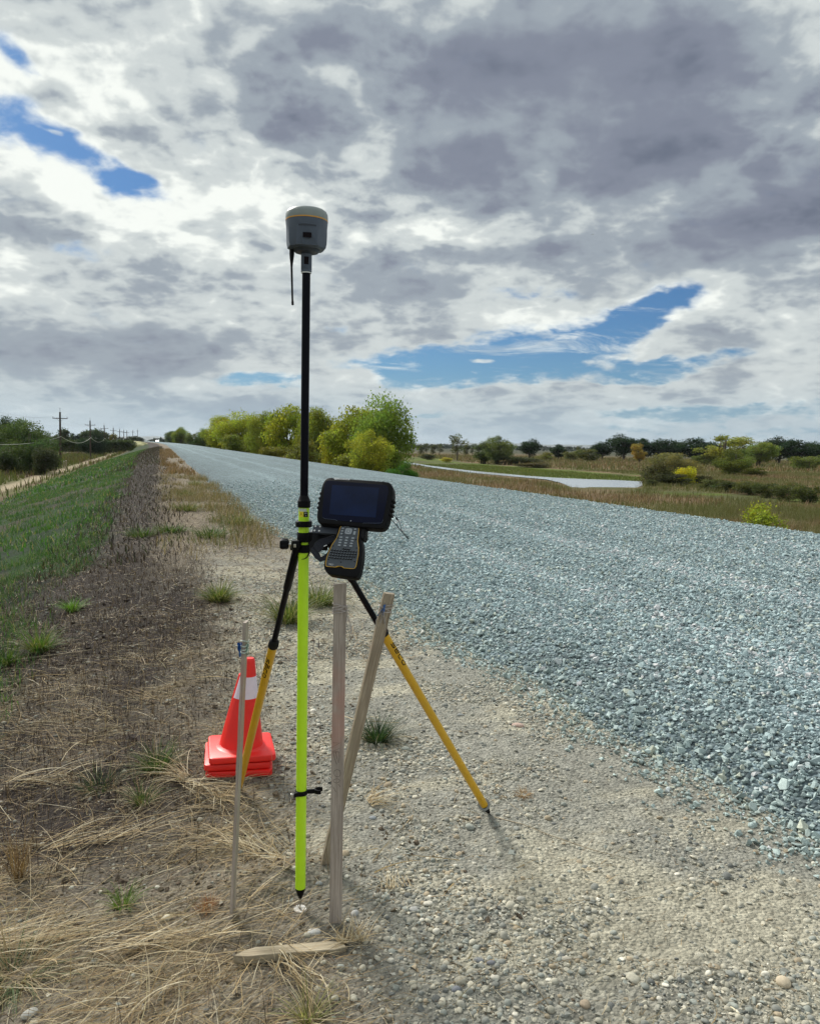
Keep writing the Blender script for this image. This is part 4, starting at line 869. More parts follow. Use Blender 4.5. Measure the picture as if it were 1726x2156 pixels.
for i, (x, dep) in enumerate([(-230, 62), (127, 143), (190.5, 208), (222, 272), (238, 328), (252.5, 372), (261, 415), (267.5, 455), (280, 520), (290, 600)]):
    p = P(x, 950, dep); u, v = p[0], p[1]; z = gzs(u, v)
    ordn = ['nearest, beyond the left frame edge', 'tallest and darkest, with striped bands', 'second from the left', 'third from the left', 'leaning, fourth from the left', 'fifth from the left', 'sixth from the left', 'seventh from the left', 'eighth from the left', 'ninth from the left'][i]
    o = empty('utility_pole', (u, v, z), 'utility pole beside the dirt track, %s' % ordn, 'utility pole', 'utility poles along the dirt track'); o.rotation_euler = (0, rad(-lean[i]*0.6), 0.06 if i else 0)
    for q in ppro:
        c = q if i == 0 else q.copy()
        if i: COL.objects.link(c)
        c.parent = o
    if i == 1:
        for b_i, zb in enumerate((0.9, 1.35, 1.8)):
            bm = bmesh.new(); lathe_pts(bm, (0, 0, zb), (0, 0, 1), [(0, 0.176), (0.2, 0.174)], 12); obj_bm('reflective_band', bm, M['redink'] if b_i % 2 else M['white'], o)
    pole_at.append(o)
bpy.context.view_layer.update()
def cable(a, b, sag, r, nm, lab, grp, mat):
    bm = bmesh.new(); a, b = Vector(a), Vector(b); pts = []
    for k in range(21):
        t = k/20; p = a.lerp(b, t); p.z -= sag*4*t*(1-t); pts.append(p)
    tube(bm, pts, r, 5); return tag(obj_bm(nm, bm, mat, smooth=True), lab, 'cable', grp)
for i in range(9):
    A_, B_ = pole_at[i].matrix_world, pole_at[i+1].matrix_world
    L_ = ['left of the first pole', 'between first and second pole', 'between second and third pole', 'between third and fourth pole', 'between fourth and fifth pole', 'between fifth and sixth pole', 'between sixth and seventh pole', 'between seventh and eighth pole', 'between eighth and ninth pole'][i]
    if i < 6: cable(A_ @ Vector((0.15, -0.1, 5.6)), B_ @ Vector((0.15, -0.1, 5.6)), 1.3, 0.035 if i < 3 else 0.05, 'communication_cable', 'thick pale sagging cable ' + L_, 'low cables on the utility poles', M['wire'])
    if i < 5:
        for s_, sn in ((-1.18, 'left'), (1.18, 'right')):
            cable(A_ @ Vector((s_, -0.16, 9.17)), B_ @ Vector((s_, -0.16, 9.17)), 1.1, 0.008, 'power_line', 'thin power line on the %s crossarm end %s' % (sn, L_), 'power lines on the crossarms', M['insul'])
# marker posts beside the first pole
for k, (x, dep, h) in enumerate([(139.5, 132, 1.5), (135, 137, 1.3)]):
    p = P(x, 985, dep); o = empty('marker_post', (p[0], p[1], gzs(p[0], p[1])), ['pale square marker post right of the first utility pole', 'pale marker post almost touching the first utility pole'][k], 'marker post', 'marker posts at the first utility pole')
    bm = bmesh.new(); box(bm, (0, 0, h/2-0.1), (0.09, 0, 0), (0, 0.09, 0), (0, 0, h/2+0.1), 0.015); obj_bm('post', bm, M['lath2'], o)
    bm = bmesh.new(); box(bm, (0, 0, h+0.015), (0.10, 0, 0), (0, 0.10, 0), (0, 0, 0.02), 0.008); obj_bm('cap', bm, M['white'], o)
# pale spoil mound by the far poles
bm = bmesh.new(); bmesh.ops.create_icosphere(bm, subdivisions=4, radius=1)
for v_ in bm.verts:
    c = v_.co; k_ = 0.85+0.35*float(vnoise(c.x*2.5+5, c.y*2.5, 301)); v_.co = Vector((c.x*11*k_, c.y*8*k_, max(c.z, -0.1)*3.6*k_))
p = P(276, 935, 400); mo = obj_bm('hay_mound', bm, pbr('pale_straw_mound', (0.30, 0.29, 0.13), 0.95, var=0.3, scale=0.8, bump=0.6, bscale=2), smooth=True); mo.location = (p[0], p[1], gzs(p[0], p[1])-0.3)
tag(mo, 'pale straw-coloured mound beside the far utility poles', 'mound')
# white van coming along the road far away with its lights on
def van():
    p = P(331.5, 928, 560); u, v = p[0], p[1]; z = float(road_z(np.array([u]), np.array([v]))[0])
    o = empty('van', (u, v, z+0.02), 'tiny white van with lit headlights far down the levee road', 'van'); fn = lambda x, y, zc: Vector((zc, x, y))
    bm = bmesh.new(); extrude_poly(bm, [(-2.4, 0.35), (-2.4, 1.1), (-1.7, 1.3), (-1.1, 1.95), (2.3, 1.95), (2.4, 0.35)], fn, -0.9, 0.9, 0.08); obj_bm('body', bm, M['white'], o)
    bm = bmesh.new(); box(bm, (0, -1.42, 1.62), (0.75, 0, 0), (0, 0.26, 0.28), (0, -0.02, 0.02)); obj_bm('windscreen', bm, M['glass'], o)
    em, t, oo = new_mat('headlight_glow'); t.l.new(t.add('ShaderNodeEmission', {0: (1, 1, 0.95, 1), 1: 60.0}).outputs[0], oo.inputs[0])
    for s in (-0.65, 0.65):
        bm = bmesh.new(); lathe_pts(bm, (s, -2.40, 0.85), (0, -1, 0), [(0, 0.17), (0.05, 0.15), (0.07, 0.08)], 12); obj_bm('headlight', bm, em, o)
        for y in (-1.6, 1.6):
            bm = bmesh.new(); lathe_pts(bm, (s*1.25-0.1, y, 0.35), (1, 0, 0), [(0, 0.33), (0.02, 0.36), (0.18, 0.36), (0.2, 0.33)], 16); obj_bm('wheel', bm, M['rubber'], o)
van()
# bird high over the plain
p = P(1248, 493, 150); bm = bmesh.new(); lathe_pts(bm, (-0.16, 0, 0), (1, 0, 0), [(0, 0.01), (0.06, 0.035), (0.16, 0.05), (0.24, 0.035), (0.29, 0.03), (0.32, 0.008)], 10)
for s in (-1, 1):
    q = [bm.verts.new(c) for c in ((-0.05, 0.03*s, 0.02), (0.08, 0.03*s, 0.02), (0.06, 0.22*s, 0.08), (-0.04, 0.36*s, 0.05), (-0.05, 0.2*s, 0.07))]; bm.faces.new(q)
b = obj_bm('bird', bm, M['rubber'], smooth=True); b.location = p; b.rotation_euler = (0, 0, 0.8); tag(b, 'tiny dark bird gliding in front of the grey clouds', 'bird')
# ------------------------------------------------------------------ survey pole
PX, PY = 0.41, 2.342
def zp(Y): return float(on_seg((PX, PY, 0), (PX, PY, 2.4), Y)[2])
pole = empty('survey_pole', (PX, PY, 0), 'tall survey pole, fluorescent yellow below and black above, standing on a ground mark', 'survey pole')
def lpart(name, prof, mat, parent, x=0, y=0, n=28, ang=35):
    bm = bmesh.new(); z0 = prof[0][0]; lathe_pts(bm, (x, y, z0), (0, 0, 1), [(a-z0, r) for a, r in prof], n); return obj_bm(name, bm, mat, parent, smooth=True, angle=ang)
lpart('steel_tip', [(-0.004, 0.0012), (0.022, 0.0045), (0.034, 0.0052)], M['steel'], pole)
lpart('point_cone', [(0.0335, 0.006), (0.040, 0.0085), (0.062, 0.0155), (0.066, 0.0162), (0.067, 0.0150)], M['black'], pole)
lpart('lower_tube', [(0.0665, 0.0160), (1.258, 0.0160)], M['lime'], pole)
lpart('locking_collar', [(1.2575, 0.0180), (1.2585, 0.0192), (1.278, 0.0192), (1.2795, 0.0178), (1.292, 0.0135), (1.294, 0.0125)], M['black'], pole)
lpart('upper_tube', [(1.2935, 0.0120), (zp(573), 0.0120)], M['carbon'], pole)
# labels wrapped on the tube below the collar
def wrap(cx, cy, r, z0, a0):
    return lambda s, t: Vector((cx+r*math.sin(a0+s/r), cy-r*math.cos(a0+s/r), z0+t))
A0 = math.atan2(PX, PY)*-1+0.0
def patch(bm, fn, s0, s1, t0, t1, n=8):
    for i in range(n):
        a, b = s0+(s1-s0)*i/n, s0+(s1-s0)*(i+1)/n; bm.faces.new([bm.verts.new(fn(*q)) for q in ((a, t0), (b, t0), (b, t1), (a, t1))])
w1 = wrap(0, 0, 0.0163, 1.2265, A0); w2 = wrap(0, 0, 0.0165, 1.2265, A0); w3 = wrap(0, 0, 0.0167, 1.2265, A0)
bm = bmesh.new(); patch(bm, w1, -0.017, 0.008, 0.0200, 0.0290); obj_bm('paper_label', bm, M['clearlabel'], pole)
bm = bmesh.new(); patch(bm, w2, -0.0165, -0.0015, 0.004, 0.0205); lab = obj_bm('warning_label', bm, M['labely'], pole)
bm = bmesh.new(); ribbon(bm, [(-0.0145, 0.0065), (-0.0035, 0.0065), (-0.009, 0.0165)], 0.0011, w3, closed=True); ribbon(bm, [(-0.009, 0.0095), (-0.009, 0.0135)], 0.0013, w3); obj_bm('warning_symbol', bm, M['ink'], lab)
bm = bmesh.new(); patch(bm, w2, -0.0010, 0.0130, 0.004, 0.0195); lab = obj_bm('black_label', bm, M['ink'], pole)
bm = bmesh.new()
for s0, s1, t in ((0.0015, 0.009, 0.0165), (0.0015, 0.0075, 0.0140), (0.0092, 0.0112, 0.0140), (0.0040, 0.0078, 0.0085), (0.0040, 0.0078, 0.0070)): ribbon(bm, [(s0, t), ((s0+s1)/2, t), (s1, t)], 0.0012, w3)
obj_bm('label_marks', bm, M['clearlabel'], lab)
# elastic cord stub curling round the tube
bm = bmesh.new(); cz = zp(1172); tube(bm, [Vector(wrap(0, 0, 0.018, cz, A0)(s, t)) for s, t in ((-0.006, -0.006), (0.004, -0.004), (0.012, 0.001), (0.020, 0.010), (0.026, 0.022))], [0.0006, 0.0012, 0.0015, 0.0022, 0.003], 8); obj_bm('elastic_cord', bm, M['rubber'], pole, smooth=True)
# ---------------- satellite receiver on top
rc = empty('satellite_receiver', (PX, PY, zp(573)), 'grey domed satellite receiver with thin orange band on top of the survey pole', 'satellite receiver')
za = zp(573)
R_ = lambda Y: zp(Y)-za
lpart('adapter', [(0.0, 0.0150), (0.0015, 0.0160), (0.006, 0.0155), (0.0065, 0.0158), (R_(527)+0.012, 0.0158)], M['grey'], rc)
lpart('adapter_ring', [(-0.0035, 0.0135), (-0.003, 0.0150), (-0.0003, 0.0150)], M['steel'], rc)
wf = wrap(0, 0, 0.0161, 0, A0); bm = bmesh.new(); patch(bm, wf, -0.0068, 0.0068, 0.020, 0.042); obj_bm('adapter_panel', bm, M['ink'], rc)
bm = bmesh.new(); n = 48; rings = []
zs = [(0.064, 0.048, 1), (0.068, 0.054, 1), (0.080, 0.0565, 1), (0.105, 0.0580, 0.8), (0.122, 0.0592, 0.3), (0.136, 0.0605, 0.0), (0.1435, 0.0608, 0)]
for z, r, sq in zs:
    ring = []
    for k in range(n):
        a = 2*math.pi*k/n; e = math.cos((a % (math.pi/4))-math.pi/8)/math.cos(math.pi/8); rr = r*(1-sq)+r*sq*0.985/max(math.cos(((a+math.pi/8) % (math.pi/4))-math.pi/8), 0.9)*0.985
        ring.append(bm.verts.new((rr*math.cos(a), rr*math.sin(a), z)))
    rings.append(ring)
for a, b in zip(rings, rings[1:]):
    for k in range(n): bm.faces.new((a[k], a[(k+1) % n], b[(k+1) % n], b[k]))
bm.faces.new(rings[0][::-1]); bm.faces.new(rings[-1]); lower = obj_bm('lower_housing', bm, M['grey'], rc, smooth=True, angle=28)
lpart('underside_boss', [(0.052, 0.020), (0.056, 0.034), (0.0645, 0.040)], M['dgrey'], rc)
lpart('orange_band', [(0.1432, 0.0605), (0.1434, 0.0614), (0.1466, 0.0614), (0.1468, 0.0605)], M['orange'], rc, n=48)
lpart('dome', [(0.1466, 0.0606), (0.152, 0.0612), (0.163, 0.0606), (0.170, 0.0575), (0.175, 0.0510), (0.178, 0.0400), (0.180, 0.0220), (0.1805, 0.004)], M['dome'], rc, n=48, ang=60)
wf = wrap(0, 0, 0.0606, 0, A0+0.02)
bm = bmesh.new(); fnp = lambda x, y, z: Vector(wrap(0, 0, 0.0545+z, 0, A0+0.02)(x*(0.0545+z)/0.06, y))
extrude_poly(bm, [(-0.033, 0.066), (-0.030, 0.066), (0.030, 0.066), (0.033, 0.069), (0.031, 0.118), (0.024, 0.124), (0.012, 0.125), (0, 0.1255), (-0.012, 0.125), (-0.024, 0.124), (-0.031, 0.118), (-0.033, 0.069)], fnp, 0, 0.0066, 0.0015)
door = obj_bm('battery_door', bm, M['grey'], rc)
bm = bmesh.new(); patch(bm, wrap(0, 0, 0.0614, 0, A0+0.02), -0.012, 0.0125, 0.085, 0.099); obj_bm('latch', bm, M['ink'], door)
bm = bmesh.new(); patch(bm, wrap(0, 0, 0.0613, 0, A0+0.02), -0.026, 0.027, 0.1175, 0.1225); obj_bm('door_groove', bm, M['dgrey'], door)
# whip antenna
t0 = P(614.8, 517, 2.30); t1 = P(616.2, 642, 2.31); a_ = Vector(t0)-Vector((PX, PY, za)); b_ = Vector(t1)-Vector((PX, PY, za)); bm = bmesh.new()
prof = [(0, .0065), (.02, .0072), (.14, .0072), (.22, .0058), (.30, .0040), (.36, .0031), (.90, .0029), (.93, .0030), (.945, .0036), (.99, .0036), (1, .0030)]
pts = []
for t_, _r in prof: q = a_.lerp(b_, t_); q.x -= 0.0022*math.sin(t_*math.pi); pts.append(q)
tube(bm, pts, [r for _, r in prof], 12); obj_bm('whip_antenna', bm, M['rubber'], rc, smooth=True, angle=50)
bm = bmesh.new(); lathe_pts(bm, a_+Vector((0, 0, 0.001)), (0, 0, 1), [(0, 0.0078), (0.012, 0.0078)], 14); obj_bm('antenna_socket', bm, M['dgrey'], rc)

# ---------------- data controller
DC = 2.27
O_ = P(747, 1062, DC)
ex = RV*1 - UV*0.057 - FV*0.27; ex /= np.linalg.norm(ex)
dn = -RV*0.18 - UV*1.0 - FV*0.42; dn -= ex*(dn@ex); dn /= np.linalg.norm(dn); ey = -dn; en = np.cross(ex, ey)
if en@(CAM-O_) < 0: en = -en
# local coordinates on the face plane of a point seen at zoom coordinates (zx, zy)
def zl(zx, zy, h=0.0):
    x = (700+zx*260/1726)*1726/1920; y = (1080+zy*260/1726)*1726/1920; d = ray(x, y); t = ((O_+en*h-CAM)@en)/(d@en); q = CAM+d*t-O_; return (float(q@ex), float(q@ey))
dc = empty('data_controller', tuple(O_), 'rugged black data controller with dark screen above a grey keypad, clamped to the pole', 'data controller')
dc.matrix_world = Matrix(((ex[0], ey[0], en[0], O_[0]), (ex[1], ey[1], en[1], O_[1]), (ex[2], ey[2], en[2], O_[2]), (0, 0, 0, 1)))
I3 = lambda x, y, z: Vector((x, y, z))
bm = bmesh.new(); extrude_poly(bm, [zl(*q) for q in [(480, 246), (440, 254), (398, 285), (360, 350), (338, 440), (285, 720), (270, 850), (283, 925), (325, 965), (600, 990), (1000, 1030), (1240, 1052), (1310, 1040), (1350, 1000), (1385, 930), (1468, 500), (1462, 410), (1430, 345), (1385, 316), (1300, 305)]], I3, -0.032, 0.0, 0.006)
head = obj_bm('screen_housing', bm, M['black'], dc, smooth=True, angle=30)
bm = bmesh.new(); extrude_poly(bm, [zl(*q) for q in [(470, 300), (430, 312), (405, 350), (392, 430), (362, 800), (360, 850), (372, 885), (420, 903), (800, 945), (1240, 985), (1275, 975), (1298, 940), (1318, 850), (1392, 480), (1392, 420), (1370, 385), (1330, 372)]], I3, -0.003, 0.0012, 0.0006)
scr = obj_bm('screen', bm, M['glass'], dc)
bm = bmesh.new(); extrude_poly(bm, [zl(*q) for q in [(520, 372), (1248, 420), (1192, 882), (470, 828)]], I3, 0.0006, 0.0016, 0.0001); obj_bm('display', bm, M['display'], scr)
bm = bmesh.new(); x, y = zl(808, 932); lathe_pts(bm, (x, y, 0.0010), (0, 0, 1), [(0, 0.0019), (0.0008, 0.0017)], 14); obj_bm('home_button', bm, M['key'], scr)
bm = bmesh.new(); extrude_poly(bm, [zl(*q) for q in [(545, 268), (560, 258), (600, 262), (788, 277), (785, 296), (600, 284), (560, 290)]], I3, -0.001, 0.0008, 0.0002); nl_ = obj_bm('name_label', bm, M['white'], head)
bm = bmesh.new()
for a, b in ((632, 690), (698, 775)): ribbon(bm, [zl(a, 273+(a-600)*0.07), zl(b, 273+(b-600)*0.07)], 0.0010, lambda x, y: Vector((x, y, 0.0010)))
obj_bm('label_writing', bm, M['ink'], nl_)
for q in ((508, 266), (1312, 322), (362, 415), (296, 785)):
    bm = bmesh.new(); x, y = zl(*q); lathe_pts(bm, (x, y, -0.0005), (0, 0, 1), [(0, 0.0021), (0.0010, 0.0019), (0.0006, 0.001)], 12); obj_bm('screw', bm, M['rubber'], head)
for lst, nm in ((((332, 490), (316, 565), (302, 640), (289, 712)), 'side_grip'), (((1462, 600), (1450, 672), (1438, 742), (1424, 820)), 'side_grip')):
    bm = bmesh.new()
    for q in lst: x, y = zl(*q); box(bm, (x, y, -0.013), (0.0035, 0, 0), (0, 0.0032, 0), (0, 0, 0.010), 0.0015)
    obj_bm(nm, bm, M['rubber'], head)
bm = bmesh.new(); ribbon(bm, [zl(*q) for q in ((372, 880), (420, 900), (560, 912), (600, 930))], 0.0007, lambda x, y: Vector((x, y, 0.0014))); ribbon(bm, [zl(*q) for q in ((1000, 965), (1200, 968), (1290, 962), (1312, 915))], 0.0007, lambda x, y: Vector((x, y, 0.0014))); obj_bm('screen_corner_marks', bm, M['grey'], scr)
KH = -0.010
def kz(zx, zy): return zl(zx, zy, KH)
house = [(640, 985), (600, 1045), (570, 1150), (505, 1280), (440, 1400), (402, 1500), (383, 1600), (386, 1660), (415, 1715), (470, 1758), (600, 1778), (860, 1812), (905, 1795), (940, 1735), (970, 1600), (992, 1400), (985, 1270), (952, 1150), (958, 1020), (950, 990)]
bm = bmesh.new(); extrude_poly(bm, [kz(*q) for q in house], I3, KH-0.030, KH, 0.004); kb = obj_bm('keypad_housing', bm, M['black'], dc, smooth=True, angle=30)
line = [(700, 975), (672, 1000), (645, 1035), (612, 1140), (585, 1205), (520, 1300), (472, 1400), (436, 1500), (419, 1600), (420, 1630), (440, 1641), (570, 1652), (605, 1636), (675, 1641), (700, 1665), (850, 1677), (873, 1665), (890, 1640), (925, 1460), (930, 1350), (914, 1245), (926, 1150), (935, 1060), (918, 1005), (905, 985)]
bm = bmesh.new(); extrude_poly(bm, [kz(*q) for q in line], I3, KH-0.001, KH+0.0015, 0.0003); kp = obj_bm('keypad', bm, M['keyplate'], dc)
bm = bmesh.new(); tube(bm, [Vector((*kz(*q), KH+0.0016)) for q in line], 0.0008, 6); tube(bm, [Vector((*kz(*q), KH+0.0017)) for q in ((575, 1650), (607, 1642), (672, 1645), (696, 1660))], 0.0012, 6); obj_bm('yellow_trim', bm, M['yellow'], kp)
def keys(nm, lst, w, h, mat, zt=0.0022, b=0.0004):
    bm = bmesh.new()
    for q in lst: x, y = kz(*q[:2]); ww, hh2 = (q[2], q[3]) if len(q) > 2 else (w, h); box(bm, (x, y, KH+0.0015), (ww/2, 0, 0), (0, hh2/2, 0), (0, 0, zt), b)
    return obj_bm(nm, bm, mat, kp)
num = [(660-9*r+(92-1*r)*c, 1190+41*r+7*c) for r in range(4) for c in range(3)]
keys('number_keys', num, 0.0082, 0.0045, M['key'])
keys('function_keys', [(727, 1015), (770, 1018), (812, 1020), (857, 1022), (688, 1052), (678, 1092), (668, 1134), (880, 1064)]+[(868, 1124, 0.007, 0.011)], 0.0062, 0.0042, M['key'])
bm = bmesh.new(); x, y = kz(775, 1097); extrude_poly(bm, [(x+0.0105*math.copysign(abs(math.cos(a))**0.5, math.cos(a)), y+0.0095*math.copysign(abs(math.sin(a))**0.5, math.sin(a))) for a in [2*math.pi*k/24 for k in range(24)]], I3, KH, KH+0.0036, 0.0006); nav = obj_bm('navigation_pad', bm, M['key'], kp)
bm = bmesh.new(); ribbon(bm, [(x+0.0040*math.copysign(abs(math.cos(a))**0.4, math.cos(a)), y+0.0038*math.copysign(abs(math.sin(a))**0.4, math.sin(a))) for a in [2*math.pi*k/24 for k in range(24)]], 0.0007, lambda a, b: Vector((a, b, KH+0.0038)), closed=True)
obj_bm('button_ring', bm, M['ink'], nav)
bm = bmesh.new(); lathe_pts(bm, (x, y, KH+0.0036), (0, 0, 1), [(0, 0.0012), (0.0003, 0.0011)], 10)
for dx, dy in ((0.0075, 0), (-0.0075, 0), (0, 0.0068), (0, -0.0068)): lathe_pts(bm, (x+dx, y+dy, KH+0.0036), (0, 0, 1), [(0, 0.0006), (0.0003, 0.0005)], 8)
obj_bm('arrow_marks', bm, M['white'], nav)
qk = [(520+41.5*c-12*r, 1384+39*r+3.4*c+5*math.sin(c/9*3.14)) for r in range(4) for c in range(10 if r < 3 else 9)]+[(692+30*c, 1366+4*c) for c in range(4)]
keys('letter_keys', qk, 0.0048, 0.0034, M['rubber'], 0.0034, 0.0005)
keys('letter_key_highlights', [(a-1, b-4) for a, b in qk], 0.0034, 0.0009, M['key'], 0.0036, 0.0002)  # light grey strips paint a highlight onto the dark letter keys
bm = bmesh.new()
for q in ((535, 1322), (655, 1575), (460, 1530), (868, 1567), (888, 1224), (898, 1356), (607, 1200)): x, y = kz(*q); lathe_pts(bm, (x, y, KH+0.0012), (0, 0, 1), [(0, 0.0019), (0.0010, 0.0017)], 10)
obj_bm('screws', bm, M['ink'], kp)
def text_mesh(body, size, mat, parent, loc, rot=0.0, name='lettering', shear=0.0):
    cu = bpy.data.curves.new('t', 'FONT'); cu.body = body; cu.size = size; cu.extrude = 0.0002; cu.align_x = 'CENTER'; cu.align_y = 'CENTER'; cu.shear = shear
    ob = bpy.data.objects.new('t', cu); COL.objects.link(ob); bpy.context.view_layer.update()
    me = bpy.data.meshes.new_from_object(ob.evaluated_get(bpy.context.evaluated_depsgraph_get())); bpy.data.objects.remove(ob); me.materials.clear(); me.materials.append(mat)
    o = bpy.data.objects.new(name, me); COL.objects.link(o); o.parent = parent; o.location = loc; o.rotation_euler = (0, 0, rot); return o
x, y = kz(502, 1612); text_mesh('TSC7', 0.0062, M['white'], kp, (x, y, KH+0.0018), -0.05)
x, y = kz(642, 1645); text_mesh('Trimble', 0.0042, M['ink'], kp, (x, y, KH+0.0030), -0.04)
# radio module beside the keypad neck, hand strap, lanyard
bm = bmesh.new(); extrude_poly(bm, [zl(*q, -0.02) for q in [(965, 1030), (1045, 1050), (1042, 1180), (1015, 1222), (985, 1225), (955, 1180)]], I3, -0.045, -0.012, 0.004); obj_bm('radio_module', bm, M['rubber'], dc)
bm = bmesh.new(); extrude_poly(bm, [zl(*q, -0.045) for q in [(600, 1100), (545, 1150), (420, 1185), (320, 1215), (245, 1270), (220, 1335), (300, 1420), (335, 1400), (400, 1320), (480, 1270), (560, 1230), (620, 1180)]], I3, -0.049, -0.044, 0.001); hs = obj_bm('hand_strap', bm, M['fabric'], dc)
bm = bmesh.new(); extrude_poly(bm, [zl(*q, -0.05) for q in [(185, 1360), (230, 1330), (305, 1410), (345, 1495), (430, 1440), (470, 1400), (470, 1480), (400, 1540), (325, 1560), (250, 1510), (190, 1420)]], I3, -0.053, -0.048, 0.001); obj_bm('strap_end', bm, M['fabric'], hs)
bm = bmesh.new(); extrude_poly(bm, [zl(*q, -0.043) for q in [(382, 1322), (430, 1298), (436, 1308), (390, 1330)]], I3, -0.0438, -0.0428); obj_bm('strap_tag', bm, M['white'], hs)
bm = bmesh.new(); LY = [(1432, 790), (1480, 845), (1525, 900), (1560, 950), (1585, 1020), (1590, 1070), (1640, 1130), (1698, 1180), (1702, 1200), (1690, 1202), (1650, 1165), (1600, 1105), (1540, 1030), (1480, 950), (1425, 895), (1412, 880)]
tube(bm, [Vector((*zl(*q, -0.015), -0.015-0.004*math.sin(i))) for i, q in enumerate(LY)], 0.0009, 6); ly = obj_bm('lanyard', bm, M['rubber'], dc, smooth=True)
bm = bmesh.new(); a = Vector((*zl(1512, 880, -0.015), -0.016)); b = Vector((*zl(1532, 912, -0.015), -0.016)); tube(bm, [a, b], 0.0024, 8); obj_bm('lanyard_toggle', bm, M['rubber'], ly)

# ---------------- bracket that holds the controller on the pole
br = empty('pole_bracket', (PX, PY, 1.19), 'black clamp bracket with four white ringed screws joining the controller to the pole', 'bracket')
def bx(p): return Vector(p)-Vector((PX, PY, 1.19))
bm = bmesh.new(); lathe_pts(bm, (0, 0, zp(1109)-1.19), (0, 0, 1), [(0, 0.0235), (0.001, 0.0245), (0.0165, 0.0245), (0.0175, 0.0235)], 32); box(bm, (-0.014, -0.010, zp(1103)-1.19), (0.0115, 0, 0), (0, 0.012, 0), (0, 0, 0.0082), 0.002); obj_bm('upper_clamp', bm, M['black'], br, smooth=True, angle=35)
bm = bmesh.new(); lathe_pts(bm, (0, 0, zp(1141)-1.19), (0, 0, 1), [(0, 0.0192), (0.001, 0.0198), (0.028, 0.0198), (0.029, 0.0192)], 32); box(bm, (0.022, 0.0, zp(1133)-1.19), (0.018, -0.004, 0), (0, 0.014, 0), (0, 0, 0.018), 0.002); obj_bm('lower_clamp', bm, M['black'], br, smooth=True, angle=35)
BH = -0.030
def bz(zx, zy, h=BH): a = zl(zx, zy, h); return O_+ex*a[0]+ey*a[1]+en*h
bm = bmesh.new(); extrude_poly(bm, [zl(*q, BH) for q in [(228, 992), (600, 1002), (640, 1040), (600, 1135), (560, 1132), (205, 1112)]], lambda x, y, z: bx(O_+ex*x+ey*y+en*z), BH-0.012, BH, 0.001); bp = obj_bm('plate', bm, M['dgrey'], br)
for q in ((260, 1013), (330, 1018), (245, 1080), (315, 1085), (200, 1085)):
    c = bx(bz(*q)); e_ = Vector(en); bm = bmesh.new(); lathe_pts(bm, c, e_, [(0, 0.0028), (0.0014, 0.0027), (0.0015, 0.0015), (0.0008, 0.0012)], 16); obj_bm('screw', bm, M['white'], bp)
bm = bmesh.new(); extrude_poly(bm, [zl(*q, -0.05) for q in [(200, 1110), (560, 1130), (540, 1175), (420, 1200), (260, 1270), (215, 1360), (150, 1380), (145, 1260), (190, 1230)]], lambda x, y, z: bx(O_+ex*x+ey*y+en*z), -0.075, -0.055, 0.002); obj_bm('clamp_body', bm, M['black'], br)
# ---------------- pole clip near the bottom
ck = zp(1668); cp = empty('pole_clip', (PX, PY, ck), 'small black clip with an open hook clamped low on the yellow pole', 'clip')
bm = bmesh.new(); lathe_pts(bm, (0, 0, -0.007), (0, 0, 1), [(0, 0.0188), (0.001, 0.0194), (0.013, 0.0194), (0.014, 0.0188)], 28); box(bm, (-0.014, -0.012, 0), (0.012, 0.003, 0), (0.001, 0.007, 0), (0, 0, 0.0068), 0.002)
obj_bm('ring', bm, M['black'], cp, smooth=True, angle=35)
bm = bmesh.new(); ang0 = -YAW+0.22; dx, dy = math.cos(ang0), math.sin(ang0); box(bm, (0.030*dx, 0.030*dy, 0), (0.013*dx, 0.013*dy, 0), (-0.0035*dy, 0.0035*dx, 0), (0, 0, 0.0065), 0.0015)
def arc(cx_, cy_, r0, r1, a0, a1, n=16):
    return [(cx_+r1*math.cos(a0+(a1-a0)*k/n), cy_+r1*math.sin(a0+(a1-a0)*k/n)) for k in range(n+1)]+[(cx_+r0*math.cos(a1+(a0-a1)*k/n), cy_+r0*math.sin(a1+(a0-a1)*k/n)) for k in range(n+1)]
extrude_poly(bm, arc(0.055*dx, 0.055*dy, 0.0105, 0.0145, ang0+2.2-math.pi/2, ang0+2.2-math.pi/2+4.4), I3, -0.0065, 0.0065, 0.0008); obj_bm('hook', bm, M['black'], cp)
bm = bmesh.new(); lathe_pts(bm, (-0.026, -0.013, 0), (-1, 0.1, 0), [(0, 0.003), (0.006, 0.003), (0.0065, 0.0045), (0.009, 0.004)], 12); obj_bm('screw', bm, M['steel'], cp)

# ---------------- bipod
TL = Vector(P(626, 1150, 2.36)); FL = Vector((0.30, 3.25, gzs(0.30, 3.25)-0.02)); TR = Vector(P(694, 1141, 2.40)); FR = Vector((1.235, 2.758, gzs(1.235, 2.758)-0.012))
hz0 = zp(1147); bi = empty('bipod', (PX, PY, 0), 'bipod with two black and yellow telescopic legs bracing the survey pole', 'bipod')
def bl(p): return Vector(p)-Vector((PX, PY, 0))
bm = bmesh.new(); kx = bl(P(612, 1146, 2.345)); box(bm, bl(P(622, 1147, 2.352)), Vector(RV)*0.011, Vector((0, 1, 0))*0.012, Vector((0, 0, 1))*0.013, 0.002)
box(bm, bl(P(650, 1150, 2.385)), Vector(RV)*0.056, Vector((0, 1, 0))*0.010, Vector((0, 0, 1))*0.012, 0.003); lathe_pts(bm, (0, 0, zp(1163)), (0, 0, 1), [(0, 0.0190), (0.024, 0.0190)], 24)
hd = obj_bm('head', bm, M['black'], bi, smooth=True, angle=35)
